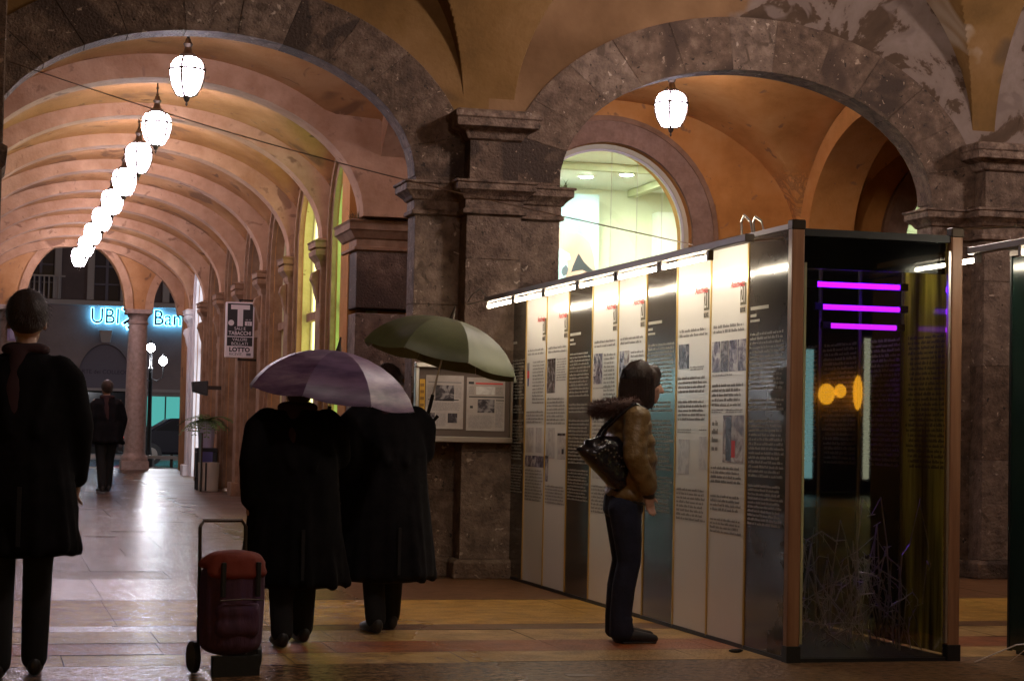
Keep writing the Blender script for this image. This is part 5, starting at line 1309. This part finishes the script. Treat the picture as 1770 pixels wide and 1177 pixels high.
# --- a coated walker; returns the thing. built facing +x at the origin
def walker(label, H=1.66, coat=M_COAT, bulk=1.0, hem=.38, stride=.16, heading=0.0, loc=(0, 0, 0), arm_up=None, hair_len=.06, bag=False, hair=M_HAIR, skin=M_SKIN, hat=None, far=False):
    k = H / 1.66; t = thing('person', label, 'person', (0, 0, 0)); hc = (.03, 0, 1.53 * k)
    vox = .016 if not far else .02
    b = MB(); head(b, hc, k); limb(b, [S(.015, 0, 1.44 * k, .05), S(0, 0, 1.36 * k, .06)])
    limb(b, [S(0, 0, 1.30 * k, .09, .15, .09), S(0, 0, .95 * k, .1, .14, .1)])
    feet = []
    for g, sx in ((-1, stride), (1, -stride)):
        limb(b, [S(0, g * .085, .9 * k, .085), S(sx * .5 + .02, g * .085, .5 * k, .055), S(sx, g * .08, .10, .038)]); feet.append((sx, g * .085))
    hands = []
    for g in (-1, 1):
        if arm_up and g == arm_up: el, wr = (.05, g * .25, 1.12 * k), (.20, g * .12, 1.22 * k)
        else: el, wr = (-.03 - g * stride * .3, g * .26, 1.08 * k), (.05 - g * stride * .5, g * .26, .86 * k)
        limb(b, [S(0, g * .18, 1.33 * k, .05), S(*el, .04), S(*wr, .032)]); hands.append((el, wr))
        d = Vector(wr) - Vector(el); hand(b, wr, d if not (arm_up and g == arm_up) else (.3, 0, 1), (1, 0, .1), .95)
    fuse(b, 'body', skin, t, .0085 if not far else .014, 2)
    eyes(t, hc, k)
    c = MB()
    limb(c, [S(.0, 0, 1.37 * k, .085, .12, .05), S(0, 0, 1.30 * k, .115 * bulk, .165 * bulk, .07), S(.0, 0, 1.1 * k, .15 * bulk, .205 * bulk, .1), S(0, 0, .9 * k, .155 * bulk, .215 * bulk, .1), S(0, 0, (hem + .25), .18 * bulk, .235 * bulk, .1), S(0, 0, hem, .205 * bulk, .25 * bulk, .05)])
    for (el, wr), g in zip(hands, (-1, 1)):
        limb(c, [S(0, g * .14 * bulk, 1.315 * k, .07 * bulk), S(el[0] * .3, g * .185 * bulk, 1.27 * k, .068 * bulk), S(*el, .066 * bulk), S(*wr, .056)])
    rf = random.Random(int(H * 777))
    for q in range(13):
        a = 2 * PI * q / 13 + rf.uniform(-.15, .15); ff = rf.uniform(.95, 1.06)
        limb(c, [S(.125 * bulk * math.cos(a), .18 * bulk * math.sin(a), rf.uniform(.75, 1.0) * k, .030), S(.195 * bulk * ff * math.cos(a), .245 * bulk * ff * math.sin(a), hem + rf.uniform(-.02, .02), .034)])
    for g in (-1, 1):
        for q in range(4): limb(c, [S(-.08 + .05 * q, g * .10, (1.28 - .05 * q) * k, .05), S(-.15 * bulk + .03 * q, g * .06, (1.05 - .06 * q) * k, .022)])
    fuse(c, 'coat', coat, t, vox, 3)
    tr = MB()
    for g, (sx, sy) in zip((-1, 1), feet): limb(tr, [S(0, g * .09, .8 * k, .10), S(sx * .5 + .02, g * .087, .48 * k, .075), S(sx - .01, g * .082, .09, .066)])
    fuse(tr, 'trousers', M_TROU, t, vox, 2)
    for sx, sy in feet: s_ = MB(); shoe(s_, sx + .02, sy, 0, .27); fuse(s_, 'shoe', M_SHOE, t, .011, 2)
    sc2 = MB(); limb(sc2, [S(.0, -.05, 1.405 * k, .075, .07, .035), S(.0, .05, 1.405 * k, .075, .07, .035)]); limb(sc2, [S(-.05, .03, 1.37 * k, .05, .05, .05), S(-.12, .05, 1.22 * k, .03, .05, .06), S(-.15, .05, 1.08 * k, .02, .05, .05)]); fuse(sc2, 'scarf', mat('dark_wine_scarf', (.03, .008, .010), .9), t, .012, 2)
    h = MB(); h.ell((hc[0] - .02, 0, hc[2] + .035 * k), (.112 * k, .092 * k, .104 * k), 18, 12)
    limb(h, [S(hc[0] - .075, 0, hc[2] + .02, .05, .075, .06), S(hc[0] - .07, 0, hc[2] - hair_len, .045, .07, .04)])
    fuse(h, 'hair', hair, t, .010, 2)
    if not far:
        vm = MB().box(-.215 * bulk, -.20 * bulk, -.008, .012, hem + .02, hem + .30); vm.build('back_vent', M_TROU, t)
        ss = MB(); rr_ = random.Random(int(H * 1000))
        for q in range(900):
            a = rr_.uniform(math.radians(50), math.radians(310)); e = math.acos(rr_.uniform(-.55, 1)); o_ = rr_.uniform(.0, .008)
            n_ = Vector((math.sin(e) * math.cos(a), math.sin(e) * math.sin(a), math.cos(e)))
            p_ = Vector((hc[0] - .02 + n_.x * (.110 * k + o_), n_.y * (.090 * k + o_), hc[2] + .035 * k + n_.z * (.102 * k + o_)))
            d_ = (Vector((rr_.uniform(-.4, .4), rr_.uniform(-.4, .4), -1)) + n_ * .9).normalized() * rr_.uniform(.02, .045); w_ = d_.cross(n_).normalized() * .002
            ss.add([p_ - w_, p_ + w_, p_ + d_], [(0, 1, 2)])
        ss.build('hair_strands', hair, t, kind='stuff')
    t.location = loc; t.rotation_euler = (0, 0, heading)
    return t

# umbrella with eight gores
def umbrella(label, loc, R, rise, tilt, cols2, handle):
    t = thing('umbrella', label, 'umbrella', (0, 0, 0))
    n = 8
    for k in range(n):
        a0, a1 = 2 * PI * k / n, 2 * PI * (k + 1) / n; mb = MB(); G = []
        for i in range(8):
            q = i / 7
            row = []
            for j in range(7):
                f = j / 6; a = a0 + (a1 - a0) * f
                sag = 1 - .09 * math.sin(PI * f) * q
                rr = R * math.sin(q * 1.25) / math.sin(1.25) * sag
                zz = rise * (math.cos(q * 1.25) - math.cos(1.25)) / (1 - math.cos(1.25)) - .02 * math.sin(PI * f) * q
                row.append((rr * math.cos(a), rr * math.sin(a), zz))
            G.append(row)
        vs = [p for row in G for p in row] + [(p[0], p[1], p[2] - .003) for row in G for p in row]; K = 56
        fs = []
        for i in range(7):
            for j in range(6):
                a = i * 7 + j; fs.append((a, a + 1, a + 8, a + 7)); fs.append((a + K, a + 7 + K, a + 8 + K, a + 1 + K))
        for j in range(6): fs.append((49 + j, 50 + j, 50 + j + K, 49 + j + K))
        mb.add(vs, fs); mb.build('canopy_gore', cols2[k % 2], t, smooth=60)
        pts = [Vector(G[i][0]) - Vector((0, 0, .006)) for i in range(8)]
        MB().tube(pts, .0028, 4).build('rib', M_STEEL, t)
    MB().tube([(0, 0, rise + .06), (0, 0, handle + .12)], .006, 6).build('shaft', M_STEEL, t)
    MB().tube([(0, 0, handle + .12), (0, 0, handle), (.02, 0, handle - .03), (.05, 0, handle - .03), (.065, 0, handle)], .012, 8).build('handle', M_BLACK, t, smooth=60)
    MB().lathe([(.02, rise - .01), (.012, rise + .03), (.005, rise + .08)], (0, 0, 0), 8).build('tip', M_METAL, t)
    t.location = loc; t.rotation_euler = tilt
    return t
M_UMBP = mat('purple_plaid_umbrella_cloth', rough=.45, cols=[(.34, (.075, .035, .11)), (.5, (.20, .12, .235)), (.66, (.33, .24, .34))], scale=5, stretch=(.7, .7, 3.5), spec=.7)
M_UMBP2 = mat('dark_purple_umbrella_cloth', rough=.45, cols=[(.34, (.05, .025, .09)), (.6, (.17, .10, .21))], scale=5, stretch=(.7, .7, 3.5), spec=.7)
M_UMBG = mat('moss_green_umbrella_cloth', rough=.5, cols=[(.3, (.085, .10, .04)), (.7, (.17, .185, .085))], scale=3, spec=.7)
M_UMBG2 = mat('olive_umbrella_cloth', rough=.5, cols=[(.3, (.06, .075, .03)), (.7, (.13, .145, .065))], scale=3, spec=.7)

HD = PI / 2 + .05
walker('person in a long black coat sheltering under the purple umbrella', 1.58, M_COAT, 1.22, .36, .12, HD, (1.72, 11.0, 0), arm_up=-1)
umbrella('purple plaid umbrella held low over a person in black', (1.92, 11.05, 1.40), .50, .27, (.10, .10, .3), (M_UMBP, M_UMBP2), -.17)
walker('person in a wide charcoal coat sheltering under the green umbrella', 1.62, M_COAT2, 1.30, .34, .10, HD + .1, (2.38, 11.7, 0), arm_up=-1)
umbrella('moss green umbrella tilted over the second walker, before the stone pier', (2.76, 11.9, 1.66), .52, .27, (.05, .22, .1), (M_UMBG, M_UMBG2), -.34)
walker('tall dark man in a bulky black coat at the frame edge, walking off', 1.86, M_COAT, 1.15, .62, .10, HD - .1, (.19, 9.7, 0), hair_len=.03)
p = walker('small dark figure far down the gallery, in front of the round column', 1.68, M_COAT2, 1.1, .75, .12, HD + .2, (1.80, 30.0, fz(30)), hair_len=.03, far=True)
# made-up wheeled bag standing in for a blurred red and purple shape
tb = thing('stand_in_trolley', 'made-up wheeled shopping trolley bag, red flap over purple cloth, beside the umbrella walkers', 'trolley', (0, 0, 0))
mb = MB(); limb(mb, [S(0, 0, .16, .125, .165, .07), S(0, 0, .35, .13, .175, .09), S(.01, 0, .50, .12, .17, .06)])
fuse(mb, 'cloth_bag', mat('purple_trolley_cloth', rough=.85, cols=[(.35, (.05, .018, .035)), (.5, (.09, .035, .065)), (.65, (.065, .028, .085))], scale=3.5, stretch=(2, 2, .6), bump=.5, bscale=9), tb, .012, 3)
mb = MB(); limb(mb, [S(-.01, 0, .545, .135, .18, .045), S(.02, .0, .575, .115, .15, .04), S(.08, 0, .50, .06, .16, .035)])
fuse(mb, 'flap', mat('red_trolley_cloth', rough=.8, cols=[(.3, (.15, .018, .012)), (.7, (.24, .04, .018))], scale=4, bump=.4, bscale=9), tb, .011, 3)
for g in (-1, 1):
    mb = MB().lathe([(.075, -.015), (.08, -.008), (.08, .008), (.075, .015)], (0, 0, 0), 16); mb.v = [(-.09 + q[0], g * .16 + q[2], .08 + q[1]) for q in mb.v]
    mb.build('wheel', M_BLACK, tb)
MB().tube([(-.13, -.12, .06), (-.15, -.12, .6), (-.155, -.12, .72), (-.16, -.10, .75), (-.16, .10, .75), (-.155, .12, .72), (-.15, .12, .6), (-.13, .12, .06)], .010, 6).build('handle_frame', M_METAL, tb)
MB().box(.06, .10, -.12, .12, 0, .1).build('foot', M_BLACK, tb)
mb = MB(); limb(mb, [S(.085, -.07, .24, .055, .05, .06), S(.085, .07, .24, .055, .05, .06), S(.088, .07, .32, .05, .05, .05), S(.088, -.07, .32, .05, .05, .05)])
fuse(mb, 'pocket', MATS['purple_trolley_cloth'], tb, .012, 3)
MB().tube([(.142, -.11, .375), (.147, 0, .38), (.142, .11, .375)], .004, 5).build('zip', M_METAL, tb)
for g in (-.09, .09): MB().box(.118, .138, g - .012, g + .012, .39, .56).build('strap', M_BLACK, tb, bev=.004)
tb.location = (1.22, 9.75, 0); tb.rotation_euler = (0, 0, -1.35)
